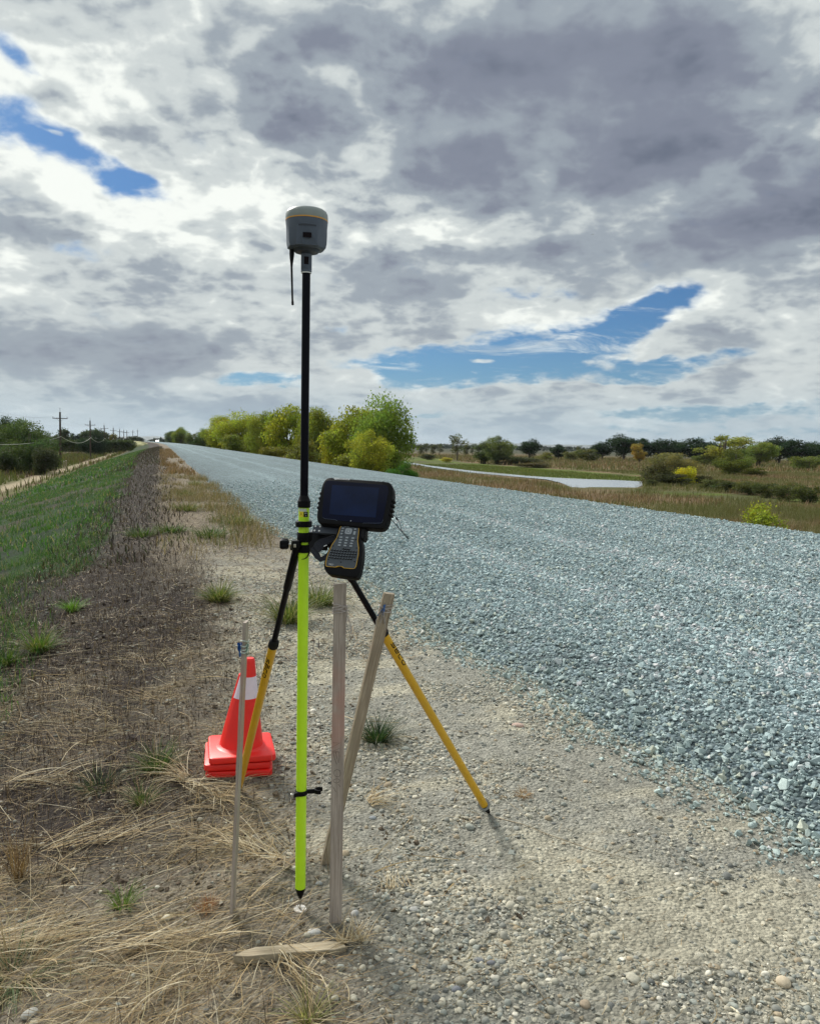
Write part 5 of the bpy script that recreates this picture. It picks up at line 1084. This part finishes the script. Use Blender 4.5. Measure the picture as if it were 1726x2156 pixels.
bm = bmesh.new(); a = bl(P(613, 1146, 2.345)); b = bl(P(606, 1146, 2.345)); tube(bm, [a, b], 0.0042, 10); box(bm, bl(P(620.5, 1149, 2.338)), Vector(RV)*0.004, Vector((0, 1, 0))*0.002, Vector((0, 0, 1))*0.005, 0.001); obj_bm('bolt', bm, M['steel'], hd)
bm = bmesh.new(); c = bl(P(608, 1146, 2.345)); ax = (bl(P(590, 1145, 2.345))-c); nk = 40; rings = []; uu_, ww_ = frame(ax)
for t_, rs in ((0, 0.010), (0.08, 0.0125), (0.2, 0.0150), (0.75, 0.0165), (0.95, 0.0150), (1.0, 0.012)):
    rings.append([bm.verts.new(c+ax*t_+(uu_*math.cos(2*math.pi*k/nk)+ww_*math.sin(2*math.pi*k/nk))*rs*(1+0.09*math.cos(5*2*math.pi*k/nk))) for k in range(nk)])
for r0, r1 in zip(rings, rings[1:]):
    for k in range(nk): bm.faces.new((r0[k], r0[(k+1) % nk], r1[(k+1) % nk], r1[k]))
bm.faces.new(rings[0][::-1]); bm.faces.new(rings[-1]); obj_bm('clamp_knob', bm, M['black'], bi, smooth=True, angle=40)
SECO = {'s': [[(.95, 1), (.3, 1), (.12, .85), (.12, .65), (.3, .52), (.7, .52), (.88, .4), (.88, .15), (.7, 0), (.05, 0)]],
        'e': [[(.15, .5), (.9, .5), (.9, .85), (.72, 1), (.3, 1), (.12, .85), (.12, .15), (.3, 0), (.9, 0)], [(.1, 1.42), (.85, 1.42)]],
        'c': [[(.95, 1), (.3, 1), (.12, .85), (.12, .15), (.3, 0), (.9, 0)]],
        'o': [[(.3, 0), (.12, .15), (.12, .85), (.3, 1), (.72, 1), (.9, .85), (.9, .15), (.72, 0), (.3, 0)]]}
def leg(T, Fo, Yc0, Yc1, Ys, side, disc, lab):
    ax = (Fo-T).normalized(); root = bpy.data.objects.new('leg', None); COL.objects.link(root); root.parent = bi; root['label'] = lab
    L = lambda Y: Vector(on_seg(T, Fo, Y)); J0, J1 = L(Yc0), L(Yc1)
    bm = bmesh.new(); S = T.lerp(J0, 0.42); tube(bm, [bl(T-ax*0.012), bl(T), bl(S), bl(S+ax*0.006), bl(J0)], [0.010, 0.0125, 0.0125, 0.0098, 0.0098], 18); obj_bm('upper_tube', bm, M['carbon'], root, smooth=True, angle=35)
    bm = bmesh.new(); ln = (J1-J0).length; lathe_pts(bm, bl(J0), ax, [(0, 0.0105), (ln*0.25, 0.0170), (ln*0.8, 0.0178), (ln, 0.0170)], 24); obj_bm('twist_collar', bm, M['rubber'], root, smooth=True, angle=50)
    end = Fo-ax*(0.072 if disc else 0.05); bm = bmesh.new(); tube(bm, [bl(J1-ax*0.002), bl(end)], 0.0146, 24); lt = obj_bm('lower_tube', bm, M['yellow'], root, smooth=True, angle=40)
    bm = bmesh.new(); lathe_pts(bm, bl(end), ax, [(-0.002, 0.0150), (0.008, 0.0145), (0.045, 0.0075), (0.05, 0.0055)], 18); obj_bm('rubber_foot', bm, M['rubber'], root, smooth=True, angle=40)
    bm = bmesh.new(); lathe_pts(bm, bl(end+ax*0.048), ax, [(0, 0.0042), (0.022, 0.001)], 10); obj_bm('spike', bm, M['steel'], root, smooth=True)
    if disc:
        bm = bmesh.new(); lathe_pts(bm, bl(end-ax*0.004)+Vector((0, 0.0, 0)), (Vector(CAM)-end).normalized()*0.8-ax*0.35, [(0, 0.024), (0.002, 0.024)], 28); obj_bm('foot_disc', bm, M['dgrey2'], root)
    # lettering wrapped round the tube
    s0 = L(Ys); mid = s0; tc_ = (Vector(CAM)-mid); tc_ = (tc_-ax*tc_.dot(ax)).normalized(); rt = ax.cross(tc_).normalized()
    if rt.dot(Vector(RV)) < 0: rt = -rt
    r = 0.0149; LW, LH = 0.0245, 0.0125
    def fn(adv, h):
        th = h/r; return bl(s0+ax*adv+(tc_*math.cos(th)+rt*math.sin(th))*r)
    bm = bmesh.new(); off = side
    for k, ch in enumerate('seco'):
        for st in SECO[ch]:
            pl = []
            for (a0, b0), (a1, b1) in zip(st, st[1:]):
                m_ = max(2, int(math.hypot(a1-a0, b1-b0)*5)); pl += [(a0+(a1-a0)*j/m_, b0+(b1-b0)*j/m_) for j in range(m_)]
            pl.append(st[-1]); ribbon(bm, [(k*LW*1.13+(a+0.18*b)*LW, off+b*LH) for a, b in pl], 0.0036, fn)
    obj_bm('lettering', bm, M['ink'], lt)
M['dgrey2'] = pbr('scuffed_grey_disc', (0.22, 0.23, 0.22), 0.5, 0.0, 0.2)
leg(TL, FL, 1348, 1361, 1381, -0.0135, False, 'left leg ending in front of the traffic cones')
leg(TR, FR, 1322, 1336, 1352, 0.004, True, 'right leg with grey disc above its spiked foot')
# mark under the pole tip
gm = empty('survey_marker', (PX, PY, 0), 'white paint-spotted survey disc under the tip of the pole', 'survey marker')
bm = bmesh.new(); n = 26; rr = random.Random(4); lathe_pts(bm, (0, 0, gzs(PX, PY)-0.004), (0.03, -0.06, 1), [(0, 0.0195), (0.004, 0.0205), (0.0055, 0.019), (0.0055, 0.002)], n); obj_bm('disc', bm, pbr('chipped_white_paint', (0.62, 0.60, 0.56), 0.7, var=0.6, scale=260, bump=0.5), gm, smooth=True, angle=40)
bm = bmesh.new(); lathe_pts(bm, (0, 0, gzs(PX, PY)+0.0012), (0, 0, 1), [(0, 0.005), (0.001, 0.0045)], 14); obj_bm('centre_dimple', bm, M['steel'], gm)

# ---------------- traffic cones, a stack of three
def cone_parts(full, seed):
    bm = bmesh.new(); s = 0.142; fn = lambda x, y, z: Vector((x, y, z)); pts = []
    for cx_, cy_, a0 in ((s-.02, s-.02, 0), (-s+.02, s-.02, 90), (-s+.02, -s+.02, 180), (s-.02, -s+.02, 270)):
        for k in range(5): a = rad(a0+k*22.5); pts.append((cx_+.02*math.cos(a), cy_+.02*math.sin(a)))
    extrude_poly(bm, pts, fn, 0.0, 0.029, 0.006)
    if full: lathe_pts(bm, (0, 0, 0.028), (0, 0, 1), [(0, 0.112), (0.003, 0.104), (0.010, 0.094)], 40)
    return bm
cu, cv = 0.335, 3.50; cz0 = gzs(0.33, 3.42)+0.002
for i in range(3):
    o = empty('traffic_cone', (cu+[0.0, -0.012, 0.004][i], cv+[0, 0.004, -0.003][i], cz0+0.032*i), ['bottom cone of the stack, only its red base showing', 'middle cone of the stack, only its red base edge showing', 'top orange-red cone with white band, body fully visible'][i], 'traffic cone', 'stacked traffic cones behind the thin lath', rz=rad(-5.4+[-2, 1, 3][i]))
    o.rotation_euler[1] = rad(1.0); 
    obj_bm('base', cone_parts(i == 2, i), M['conered'], o, smooth=True, angle=35)
    bm = bmesh.new(); zt = 0.425; prof = []
    for z in np.linspace(0.03, zt-0.012, 14): prof.append((z, 0.0215+(0.096-0.0215)*(1-(z-0.03)/(zt-0.03))))
    prof += [(zt-0.004, 0.0215), (zt, 0.0175)]; sc_ = 1.0 if i == 2 else 0.93; prof = [(z, r*sc_) for z, r in prof]
    if i < 2: prof = [(z, r) for z, r in prof if z < 0.40]
    lean_ = lambda v_: v_
    lathe_pts(bm, (0, 0, 0), (0, 0, 1), prof, 48)
    for v_ in bm.verts: v_.co.x += 0.030*(v_.co.z/0.43)**1.3
    obj_bm('body', bm, M['conered'], o, smooth=True, angle=40)
    if i == 2:
        bm = bmesh.new(); zz0, zz1 = 0.252, 0.346; prof = [(z, 0.0213+0.0012+(0.096-0.0215)*(1-(z-0.03)/(zt-0.03))) for z in np.linspace(zz0, zz1, 8)]; lathe_pts(bm, (0, 0, 0), (0, 0, 1), prof, 48)
        for v_ in bm.verts: v_.co.x += 0.030*(v_.co.z/0.43)**1.3
        obj_bm('reflective_band', bm, M['band'], o, smooth=True, angle=40)

# ---------------- wooden stakes
def stake(name, base, top, w, th, face, mat, label, cut=0.0, group=None, cat='wooden stake'):
    base, top = Vector(base), Vector(top); o = empty(name, tuple(base), label, cat, group); L = (top-base).length; Z = (top-base).normalized()
    fx = Vector(face); X = (fx-Z*fx.dot(Z)).normalized(); Y = Z.cross(X)
    o.matrix_world = Matrix(((X[0], Y[0], Z[0], base[0]), (X[1], Y[1], Z[1], base[1]), (X[2], Y[2], Z[2], base[2]), (0, 0, 0, 1)))
    bm = bmesh.new(); n = 24; rings = []; r = random.Random(int(L*1000))
    for k in range(n+1):
        z = -0.06+(L+0.06)*k/n; d = 0.0006; rings.append([bm.verts.new((sx_*w/2+r.uniform(-d, d), sy_*th/2+r.uniform(-d, d), z+(cut*sx_*w if k == n else 0))) for sx_, sy_ in ((-1, -1), (1, -1), (1, 1), (-1, 1))])
    for a, b in zip(rings, rings[1:]):
        for k in range(4): bm.faces.new((a[k], a[(k+1) % 4], b[(k+1) % 4], b[k]))
    bm.faces.new(rings[0][::-1]); bm.faces.new(rings[-1])
    bmesh.ops.bevel(bm, geom=[e for e in bm.edges if abs((e.verts[0].co-e.verts[1].co).normalized().z) > 0.9], offset=0.0012, segments=2, affect='EDGES')
    obj_bm('shaft', bm, mat, o); return o, L
def windings(parent, w, th, z0, z1, n, mat, r=0.0014, seed=1):
    bm = bmesh.new(); rr = random.Random(seed)
    for k in range(n):
        z = z0+(z1-z0)*k/max(1, n-1); t1, t2 = rr.uniform(-0.008, 0.008), rr.uniform(-0.006, 0.006); e = 0.0012+r*rr.uniform(0.2, 1.4)
        pts = [(-w/2-e, -th/2-e, z+t1), (0, -th/2-e*1.5, z+t1/2+t2), (w/2+e, -th/2-e, z-t1), (w/2+e, th/2+e, z-t1), (0, th/2+e, z), (-w/2-e, th/2+e, z+t1), (-w/2-e, -th/2-e, z+t1)]
        tube(bm, pts, r, 6)
    return obj_bm('string', bm, mat, parent, smooth=True)
def tails(nm, parent, start, n, L, mat, r=0.0010, seed=2, spread=0.02, w=None):
    bm = bmesh.new(); rr = random.Random(seed)
    for k in range(n):
        p = Vector(start)+Vector((rr.uniform(-.003, .003), rr.uniform(-.003, .003), rr.uniform(-.006, .006))); pts = [p]; d = Vector((rr.uniform(-0.3, 1.0)*spread*8, rr.uniform(-.6, .2)*spread*8, -0.6))
        for j in range(5): p = p+d*L/5*rr.uniform(0.7, 1.2); d = Vector((d.x*0.5+rr.uniform(-.35, .35), d.y*0.5+rr.uniform(-.3, .3), -1)); pts.append(p)
        if w:
            vs_ = [(bm.verts.new(q+Vector((w/2*rr.uniform(.5, 1), 0, 0))), bm.verts.new(q-Vector((w/2*rr.uniform(.5, 1), rr.uniform(-w, w)*0.6, 0)))) for q in pts]
            for a, b in zip(vs_, vs_[1:]): bm.faces.new((a[0], b[0], b[1], a[1]))
        else: tube(bm, pts, r, 5)
    return obj_bm(nm, bm, mat, parent, smooth=True)
XR = tuple(RV)
z1_ = float(on_seg((0.499, 2.233, 0), (0.499, 2.233, 1.6), 1229)[2])
tp1 = P(716, 1229, float((np.array([0.499, 2.233, z1_])-CAM)@FV)+0.0)
s1o, L1 = stake('wooden_stake', (0.499, 2.233, 0), tuple(tp1), 0.0365, 0.013, XR, M['lath'], 'upright grey wooden stake with pencilled marks, right of the yellow pole', cut=0.05, group='wooden survey stakes by the pole')
windings(s1o, 0.0365, 0.013, L1-0.083, L1-0.064, 5, M['string'], 0.0013, 3)
tails('string_tail', s1o, (0.020, 0.002, L1-0.072), 7, 0.10, M['string'], 0.0007, 5, 0.02)
# pencilled writing on the stake, traced from x 340..640, y 560..1760 of a close crop
def sp(zx, zy):
    x = (740+zx*120/1176)*1726/1920; y = (1680+zy*120/1176)*1726/1920; Mi = s1o.matrix_world.inverted(); o0 = Mi @ Vector(CAM); o1 = Mi @ Vector(CAM+ray(x, y)*3); d = o1-o0; t = (-0.0070-o0.y)/d.y; q = o0+d*t; return (q.x, q.z)
bpy.context.view_layer.update()
bm = bmesh.new(); fw = lambda x, y: Vector((x, -0.0070, y))
for st in ([(385, 590), (545, 595), (370, 692), (545, 715), (375, 792), (530, 800)], [(385, 805), (525, 800), (535, 900), (515, 1055), (480, 950), (455, 812)], [(395, 815), (430, 960), (475, 1085)],
           [(565, 1290), (545, 1225), (480, 1205), (425, 1230), (410, 1290), (430, 1350), (490, 1375), (550, 1350), (565, 1290)], [(545, 1455), (520, 1425), (460, 1418), (410, 1440), (395, 1465), (420, 1500), (470, 1515), (525, 1495), (545, 1455)], [(392, 1600), (460, 1725)], [(510, 1545), (560, 1600)]):
    ribbon(bm, [sp(*q) for q in st], 0.0009, fw)
obj_bm('pencil_marks', bm, M['ink'], s1o)
b2 = Vector(P(683, 1832, float((np.array([0.523, 2.547, 0])-CAM)@FV))); t2 = Vector(P(819, 1249, 2.44))
s2o, L2 = stake('wooden_stake', (b2.x, b2.y, b2.z), tuple(t2), 0.036, 0.013, tuple(RV*1+FV*0.45), M['lath2'], 'brown wooden stake leaning right behind the upright one', cut=-0.03, group='wooden survey stakes by the pole')
windings(s2o, 0.036, 0.013, L2-0.064, L2-0.040, 5, M['string'], 0.0013, 8)
tails('blue_ribbon', s2o, (-0.010, -0.011, L2-0.038), 2, 0.045, M['blue'], seed=3, spread=0.004, w=0.010); tails('string_tail', s2o, (-0.014, -0.008, L2-0.045), 8, 0.075, M['string'], 0.0009, 9, 0.03)
zt3 = float(on_seg((0.203, 2.358, 0), (0.203, 2.358, 1.4), 1309)[2]); t3 = Vector(P(517.5, 1309, float((np.array([0.203, 2.358, zt3])-CAM)@FV)))
s3o, L3 = stake('thin_lath', (0.203, 2.358, -0.005), tuple(t3), 0.036, 0.0085, tuple(FV*1+RV*0.06), M['lath'], 'thin wooden lath seen edge-on in front of the traffic cones', cut=0.0, cat='lath')
windings(s3o, 0.036, 0.0085, L3-0.090, L3-0.060, 6, M['clearlabel'], 0.0016, 12)
tails('blue_ribbon', s3o, (-0.018, 0.008, L3-0.060), 4, 0.045, M['blue'], seed=13, spread=0.004, w=0.011); tails('green_ribbon', s3o, (-0.012, -0.010, L3-0.066), 3, 0.04, M['green'], seed=15, spread=0.01, w=0.004)
# board lying in the straw
pL, pR = hit(492, 2010, 0.012), hit(728, 1992, 0.012); a_, b_ = Vector(pL), Vector(pR); mid = (a_+b_)/2; bo = empty('wooden_board', tuple(mid), 'short weathered board lying flat in the straw in front of the pole', 'board')
X = (b_-a_).normalized(); Y = Vector((0, 0, 1)).cross(X).normalized(); Zv = X.cross(Y); bo.matrix_world = Matrix(((X[0], Y[0], Zv[0], mid[0]), (X[1], Y[1], Zv[1], mid[1]), (X[2], Y[2], Zv[2], mid[2]), (0, 0, 0, 1)))
hl = (b_-a_).length/2; bm = bmesh.new(); extrude_poly(bm, [(-hl, -0.014), (-hl+0.04, -0.023), (-0.02, -0.020), (hl-0.03, -0.022), (hl, -0.012), (hl-0.01, 0.012), (hl-0.05, 0.020), (0, 0.019), (-hl+0.06, 0.017), (-hl+0.02, 0.004)], I3, -0.018, 0.006, 0.002); obj_bm('plank', bm, M['boardw'], bo)

# ---------------- single stones one can point at
def stone(x, y, r, colr, lab, flat=0.6, name='stone', seed=0, long_=1.3, rz=0.0, sink=0.35, rough=False):
    p = hitg(x, y, r*flat*0.5); bm = bmesh.new(); bmesh.ops.create_icosphere(bm, subdivisions=3, radius=1); rr = np.random.default_rng(seed); ph = rr.uniform(0, 6, 5)
    for v_ in bm.verts:
        c = v_.co; k = 1+0.07*math.sin(2.1*c.x+ph[0])+0.06*math.sin(2.7*c.y+ph[1])+0.05*math.sin(3.1*c.z+ph[2])+(0.05*math.sin(6*c.x+5*c.y+ph[3]) if rough else 0); v_.co = Vector((c.x*r*long_*k, c.y*r*k, c.z*r*flat*k))
    o = obj_bm(name, bm, pbr('stone_'+str(seed), colr, 0.8, var=0.22, scale=60, bump=0.3, bscale=200), smooth=True); o.location = (p[0], p[1], gzs(p[0], p[1])+r*flat*(1-2*sink)); o.rotation_euler = (0.1, 0, rz-YAW); return tag(o, lab, 'stone')
for a in [(1651, 2068, 0.0185, (0.50, 0.42, 0.30), 'round beige cobble at the bottom right of the shoulder', 0.8, 1, 1.05, 0.2), (1090, 1527, 0.021, (0.46, 0.33, 0.27), 'long pinkish stone near the gravel edge behind the yellow leg', 0.5, 2, 1.6, -0.1),
          (350, 1934, 0.0125, (0.55, 0.50, 0.38), 'oval cream stone in the straw left of the thin lath', 0.7, 3, 1.5, 0.7), (1095, 1893, 0.0125, (0.36, 0.35, 0.30), 'round pale grey stone right of the upright stake', 0.7, 4, 1.1, 0.3),
          (661, 1962, 0.014, (0.42, 0.42, 0.40), 'broken white-grey stone between the pole tip and the board', 0.6, 5, 1.5, 0.2), (747, 1922, 0.011, (0.40, 0.40, 0.39), 'small pale stone at the foot of the upright stake', 0.8, 6, 1.2, 1.1),
          (873, 1915, 0.0125, (0.32, 0.32, 0.30), 'flat grey stone right of the small pale one', 0.5, 7, 1.4, 0.1), (785, 1722, 0.0105, (0.22, 0.24, 0.25), 'dark grey pebble behind the upright stake', 0.6, 8, 1.4, 0.0),
          (1008, 2022, 0.0105, (0.20, 0.21, 0.22), 'dark smooth pebble on the sandy patch, left one of a pair', 0.6, 9, 1.4, -0.3), (1033, 2028, 0.0098, (0.15, 0.155, 0.17), 'nearly black pebble, right one of a pair on the sandy patch', 0.6, 10, 1.3, 0.1),
          (960, 2083, 0.011, (0.17, 0.18, 0.20), 'dark blue-grey pebble at the bottom of the sandy patch', 0.65, 11, 1.3, 0.4), (1232, 2115, 0.0125, (0.34, 0.27, 0.19), 'brown blocky stone at the bottom edge of the shoulder', 0.8, 12, 1.1, 0.2),
          (62, 2135, 0.016, (0.34, 0.34, 0.31), 'pale flat stone in the bottom left corner', 0.6, 13, 1.5, 0.9), (1190, 2020, 0.0125, (0.40, 0.37, 0.30), 'smooth tan pebble among the grey ones', 0.6, 14, 1.4, 0.1),
          (672, 1860, 0.009, (0.24, 0.25, 0.24), 'small grey stone behind the pole tip', 0.7, 15, 1.3, 0.1), (970, 1505, 0.012, (0.25, 0.26, 0.25), 'grey oval stone left of the long pinkish stone', 0.6, 16, 1.5, 0.0), (985, 1447, 0.012, (0.27, 0.27, 0.25), 'grey stone beside the gravel edge above the pinkish stone', 0.6, 17, 1.5, 0.0)]:
    stone(a[0], a[1], a[2], a[3], a[4], flat=a[5], seed=a[6], long_=a[7], rz=a[8], rough=a[6] in (5, 7, 12))

# ---------------- grass tufts, straw bunches, sticks
def tuft(x, y, n, h, spread, cols, lab, name='grass_tuft', cat='grass tuft', w=0.0028, lift=(0.75, 1.5), droop=(0.3, 1.4), group=None, dead=0.0, seed=0, L=None):
    global RNG; RNG = np.random.default_rng(900+seed); p = hitg(x, y); z = gzs(p[0], p[1]); o = empty(name, (p[0], p[1], z), lab, cat, group)
    a = RNG.uniform(0, 6.28, n); r = spread*np.sqrt(RNG.uniform(0, 1, n))*0.45; uu_, vv_ = r*np.cos(a), r*np.sin(a); l0 = RNG.uniform(*lift, n)-r/spread*0.5
    hh3 = h*RNG.uniform(0.45, 1.1, n); c = pick(cols, n)
    blades('blades', uu_, vv_, hh3, RNG.uniform(w*0.6, w*1.3, n), a+RNG.normal(0, 0.5, n), np.clip(l0, 0.2, 1.55), RNG.uniform(*droop, n), c, grass_mat, 5, z=np.zeros(n), z0=-0.003, parent=o)
    if dead:
        m_ = int(n*dead); a = RNG.uniform(0, 6.28, m_)
        blades('dead_blades', 0.3*spread*np.cos(a), 0.3*spread*np.sin(a), h*RNG.uniform(0.6, 1.3, m_), RNG.uniform(0.0012, 0.003, m_), a+RNG.normal(0, 0.4, m_), RNG.uniform(0.1, 1.0, m_), RNG.uniform(0.4, 1.2, m_), pick(STRAW, m_), straw_mat, 5, z=np.zeros(m_), z0=0.0, parent=o)
    return o
GT = [(0.04, 0.09, 0.018), (0.07, 0.13, 0.025), (0.03, 0.06, 0.016), (0.11, 0.15, 0.04)]; GD = [(0.025, 0.055, 0.02), (0.045, 0.085, 0.028), (0.02, 0.04, 0.018)]; GY = [(0.13, 0.16, 0.04), (0.09, 0.14, 0.03), (0.26, 0.24, 0.11), (0.06, 0.10, 0.02)]
tuft(795, 1563, 420, 0.19, 0.10, GD, 'dark green grass tuft behind the two wooden stakes', dead=0.12, seed=1)
tuft(462, 1268, 420, 0.26, 0.17, GY, 'straw-topped green tuft left of the pole on open dirt', dead=0.3, seed=2, w=0.006)
tuft(608, 1310, 380, 0.34, 0.22, GY, 'tall green tuft just left of the yellow pole', dead=0.2, seed=3, w=0.006)
tuft(672, 1275, 420, 0.30, 0.26, GY, 'wide green tuft between the yellow pole and the controller', dead=0.2, seed=4, w=0.006)
tuft(152, 1288, 200, 0.20, 0.10, [(0.08, 0.18, 0.02), (0.12, 0.22, 0.03)], 'small bright green tuft on the burnt verge', dead=0.05, seed=5, w=0.006)
tuft(82, 1372, 260, 0.26, 0.14, [(0.07, 0.15, 0.02), (0.10, 0.18, 0.03), (0.2, 0.18, 0.08)], 'green tuft below the small bright one, near the frame edge', dead=0.1, seed=6, w=0.006)
tuft(14, 1400, 240, 0.24, 0.16, GT, 'dull green tuft at the left frame edge', dead=0.2, seed=7, w=0.005)
tuft(330, 1622, 260, 0.17, 0.11, GT, 'low green tuft left of the traffic cones', dead=0.3, seed=8)
tuft(258, 1910, 90, 0.10, 0.05, [(0.10, 0.18, 0.03), (0.14, 0.20, 0.05)], 'few bright green blades among the straw left of the cream stone', seed=9)
tuft(438, 1915, 220, 0.055, 0.05, [(0.32, 0.14, 0.06), (0.25, 0.12, 0.06), (0.40, 0.24, 0.12)], 'small rust-coloured dead tuft at the foot of the thin lath', name='dead_tuft', cat='dead tuft', w=0.0014, seed=10)
tuft(1100, 1675, 160, 0.05, 0.05, [(0.36, 0.20, 0.08), (0.42, 0.28, 0.14)], 'small rust-coloured dead tuft right of the yellow leg foot', name='dead_tuft', cat='dead tuft', w=0.0016, seed=11, lift=(0.2, 1.2))
tuft(950, 1735, 110, 0.055, 0.05, [(0.30, 0.26, 0.19), (0.40, 0.35, 0.26)], 'flattened grey dead tuft left of the yellow leg foot', name='dead_tuft', cat='dead tuft', w=0.002, seed=12, lift=(0.0, 0.5))
tuft(30, 2060, 300, 0.22, 0.16, [(0.06, 0.10, 0.04), (0.10, 0.14, 0.06), (0.3, 0.26, 0.14)], 'flattened grey-green tuft in the bottom left corner', dead=0.4, seed=13, lift=(0.1, 0.7))
tuft(210, 1660, 160, 0.13, 0.16, GD, 'thin dark grass tuft in the burnt straw left of the cones', dead=0.5, seed=14, w=0.0022)
tuft(300, 1690, 120, 0.12, 0.10, GT, 'sparse green tuft in front and left of the cones', dead=0.8, seed=15, w=0.0022)
tuft(650, 2150, 120, 0.12, 0.05, [(0.20, 0.22, 0.08), (0.42, 0.36, 0.2)], 'yellow-green tuft at the bottom edge under the straw bunch', dead=0.3, seed=16)
tuft(40, 1850, 90, 0.24, 0.05, [(0.20, 0.13, 0.07), (0.13, 0.08, 0.05)], 'upright brown stalks near the left frame edge', name='dead_tuft', cat='dead tuft', seed=17, lift=(1.2, 1.55), droop=(0, 0.3), w=0.002)
for k, (x, y) in enumerate([(395, 1075), (505, 1105), (445, 1130), (360, 1120), (390, 1045), (300, 1130), (412, 1022)]):
    tuft(x, y, 240, [0.26, 0.30, 0.28, 0.2, 0.26, 0.24, 0.28][k], 0.5, [GY, GY, GT, GT, GY, GT, GY][k], ['olive tuft on the verge, level with the gravel edge bend', 'dark olive tuft touching the gravel edge', 'broad green tuft in the middle of the verge patch', 'green tuft at the left side of the verge patch', 'olive tuft behind the verge patch', 'low dark green tuft at the far left of the verge patch', 'farthest single tuft beside the gravel edge'][k], dead=0.35, seed=20+k, w=0.009)
def bunch(x, y, az, n, L, lab, seed, fan=0.22, name='straw_bunch'):
    global RNG; RNG = np.random.default_rng(700+seed); p = hitg(x, y, 0.01); o = empty(name, (p[0], p[1], gzs(p[0], p[1])), lab, 'straw bunch')
    t_ = RNG.uniform(-0.5, 0.5, n)*L*1.1*(fan < 0.35); w_ = RNG.normal(0, 0.022, n); blades('stems', t_*math.cos(az)-w_*math.sin(az), t_*math.sin(az)+w_*math.cos(az), L*RNG.uniform(0.4, 1.1, n), RNG.uniform(0.0014, 0.0034, n), az+RNG.normal(0, fan, n), RNG.uniform(0.05, 0.55, n), RNG.uniform(0.3, 0.9, n), pick(STRAW[:3]+STRAW[4:5], n), straw_mat, 6, z=np.zeros(n), z0=0.012, curl=RNG.normal(0, 0.4, n), parent=o)
bunch(605, 2025, -YAW-rad(62), 60, 0.20, 'bent bunch of pale straw hanging over the front of the board', 1)
bunch(425, 1665, -YAW-rad(38), 70, 0.30, 'pale straw bunch spilling out in front of the traffic cones', 2, 0.30)
bunch(60, 1990, -YAW+rad(8), 110, 0.42, 'thick swath of tan straw lying across the bottom left', 3, 0.16)
bunch(310, 1990, -YAW+rad(4), 90, 0.34, 'tan straw swath running towards the board', 4, 0.16)
bunch(740, 1985, -YAW+rad(95), 70, 0.12, 'dry straw heap at the right end of the board', 5, 0.9)
bunch(560, 1800, -YAW+rad(150), 60, 0.28, 'tan straw bunch between the thin lath and the pole', 6, 0.28)
bunch(390, 1640, -YAW+rad(165), 60, 0.30, 'rust-tan straw bunch at the left corner of the cone base', 7, 0.5)
bunch(775, 1690, -YAW+rad(25), 40, 0.22, 'pale straw bunch behind the upright stake', 8, 0.5)
bunch(830, 1870, -YAW+rad(100), 26, 0.10, 'small pale straw fan on the sandy patch', 9, 0.4)
bunch(200, 1770, -YAW+rad(20), 60, 0.34, 'grey-tan straw swath below the burnt patch', 10, 0.25)
bunch(100, 1640, -YAW+rad(12), 60, 0.36, 'long grey straws lying across the burnt patch', 11, 0.2)
def stick(pts, r, lab, mat):
    bm = bmesh.new(); q = [Vector(hitg(x, y, 0.012)) for x, y in pts]
    for p_ in q: p_.z = gzs(p_.x, p_.y)+r*1.5+0.004
    tube(bm, q, [r]+[r*0.9]*(len(q)-2)+[r*0.4], 7); tag(obj_bm('dry_stem', bm, mat, smooth=True), lab, 'dry stem')
stick([(1040, 1718), (1100, 1733), (1160, 1757), (1250, 1788), (1325, 1806)], 0.0018, 'long pale dry stem lying right of the yellow leg foot', M['boardw'])
stick([(0, 1394), (60, 1385), (165, 1372), (200, 1366)], 0.004, 'pale dry stem lying on the burnt verge at the left', M['boardw'])
stick([(495, 1155), (512, 1153)], 0.008, 'dark stick lying on the gravel edge far behind the pole', M['bark'])
stick([(1160, 2120), (1120, 2060), (1090, 2030)], 0.0012, 'thin curved dry stem among the pebbles', M['boardw'])

# ------------------------------------------------------------------ haze: thin air with the sky outside it
bm = bmesh.new(); box(bm, (0, 5600, 60), (8000, 0, 0), (0, 6300, 0), (0, 0, 68)); hzo = obj_bm('haze', bm, M['white']); hzo['kind'] = 'stuff'
m = bpy.data.materials.new('haze_air'); m.use_nodes = True; t = NT(m.node_tree); t.n.clear(); o = t.n.new('ShaderNodeOutputMaterial')
pv_ = t.add('ShaderNodeVolumePrincipled', {'Color': (0.82, 0.90, 1.0, 1), 'Density': 0.00003, 'Anisotropy': 0.3}); t.l.new(pv_.outputs[0], o.inputs['Volume'])
hzo.data.materials.clear(); hzo.data.materials.append(m)
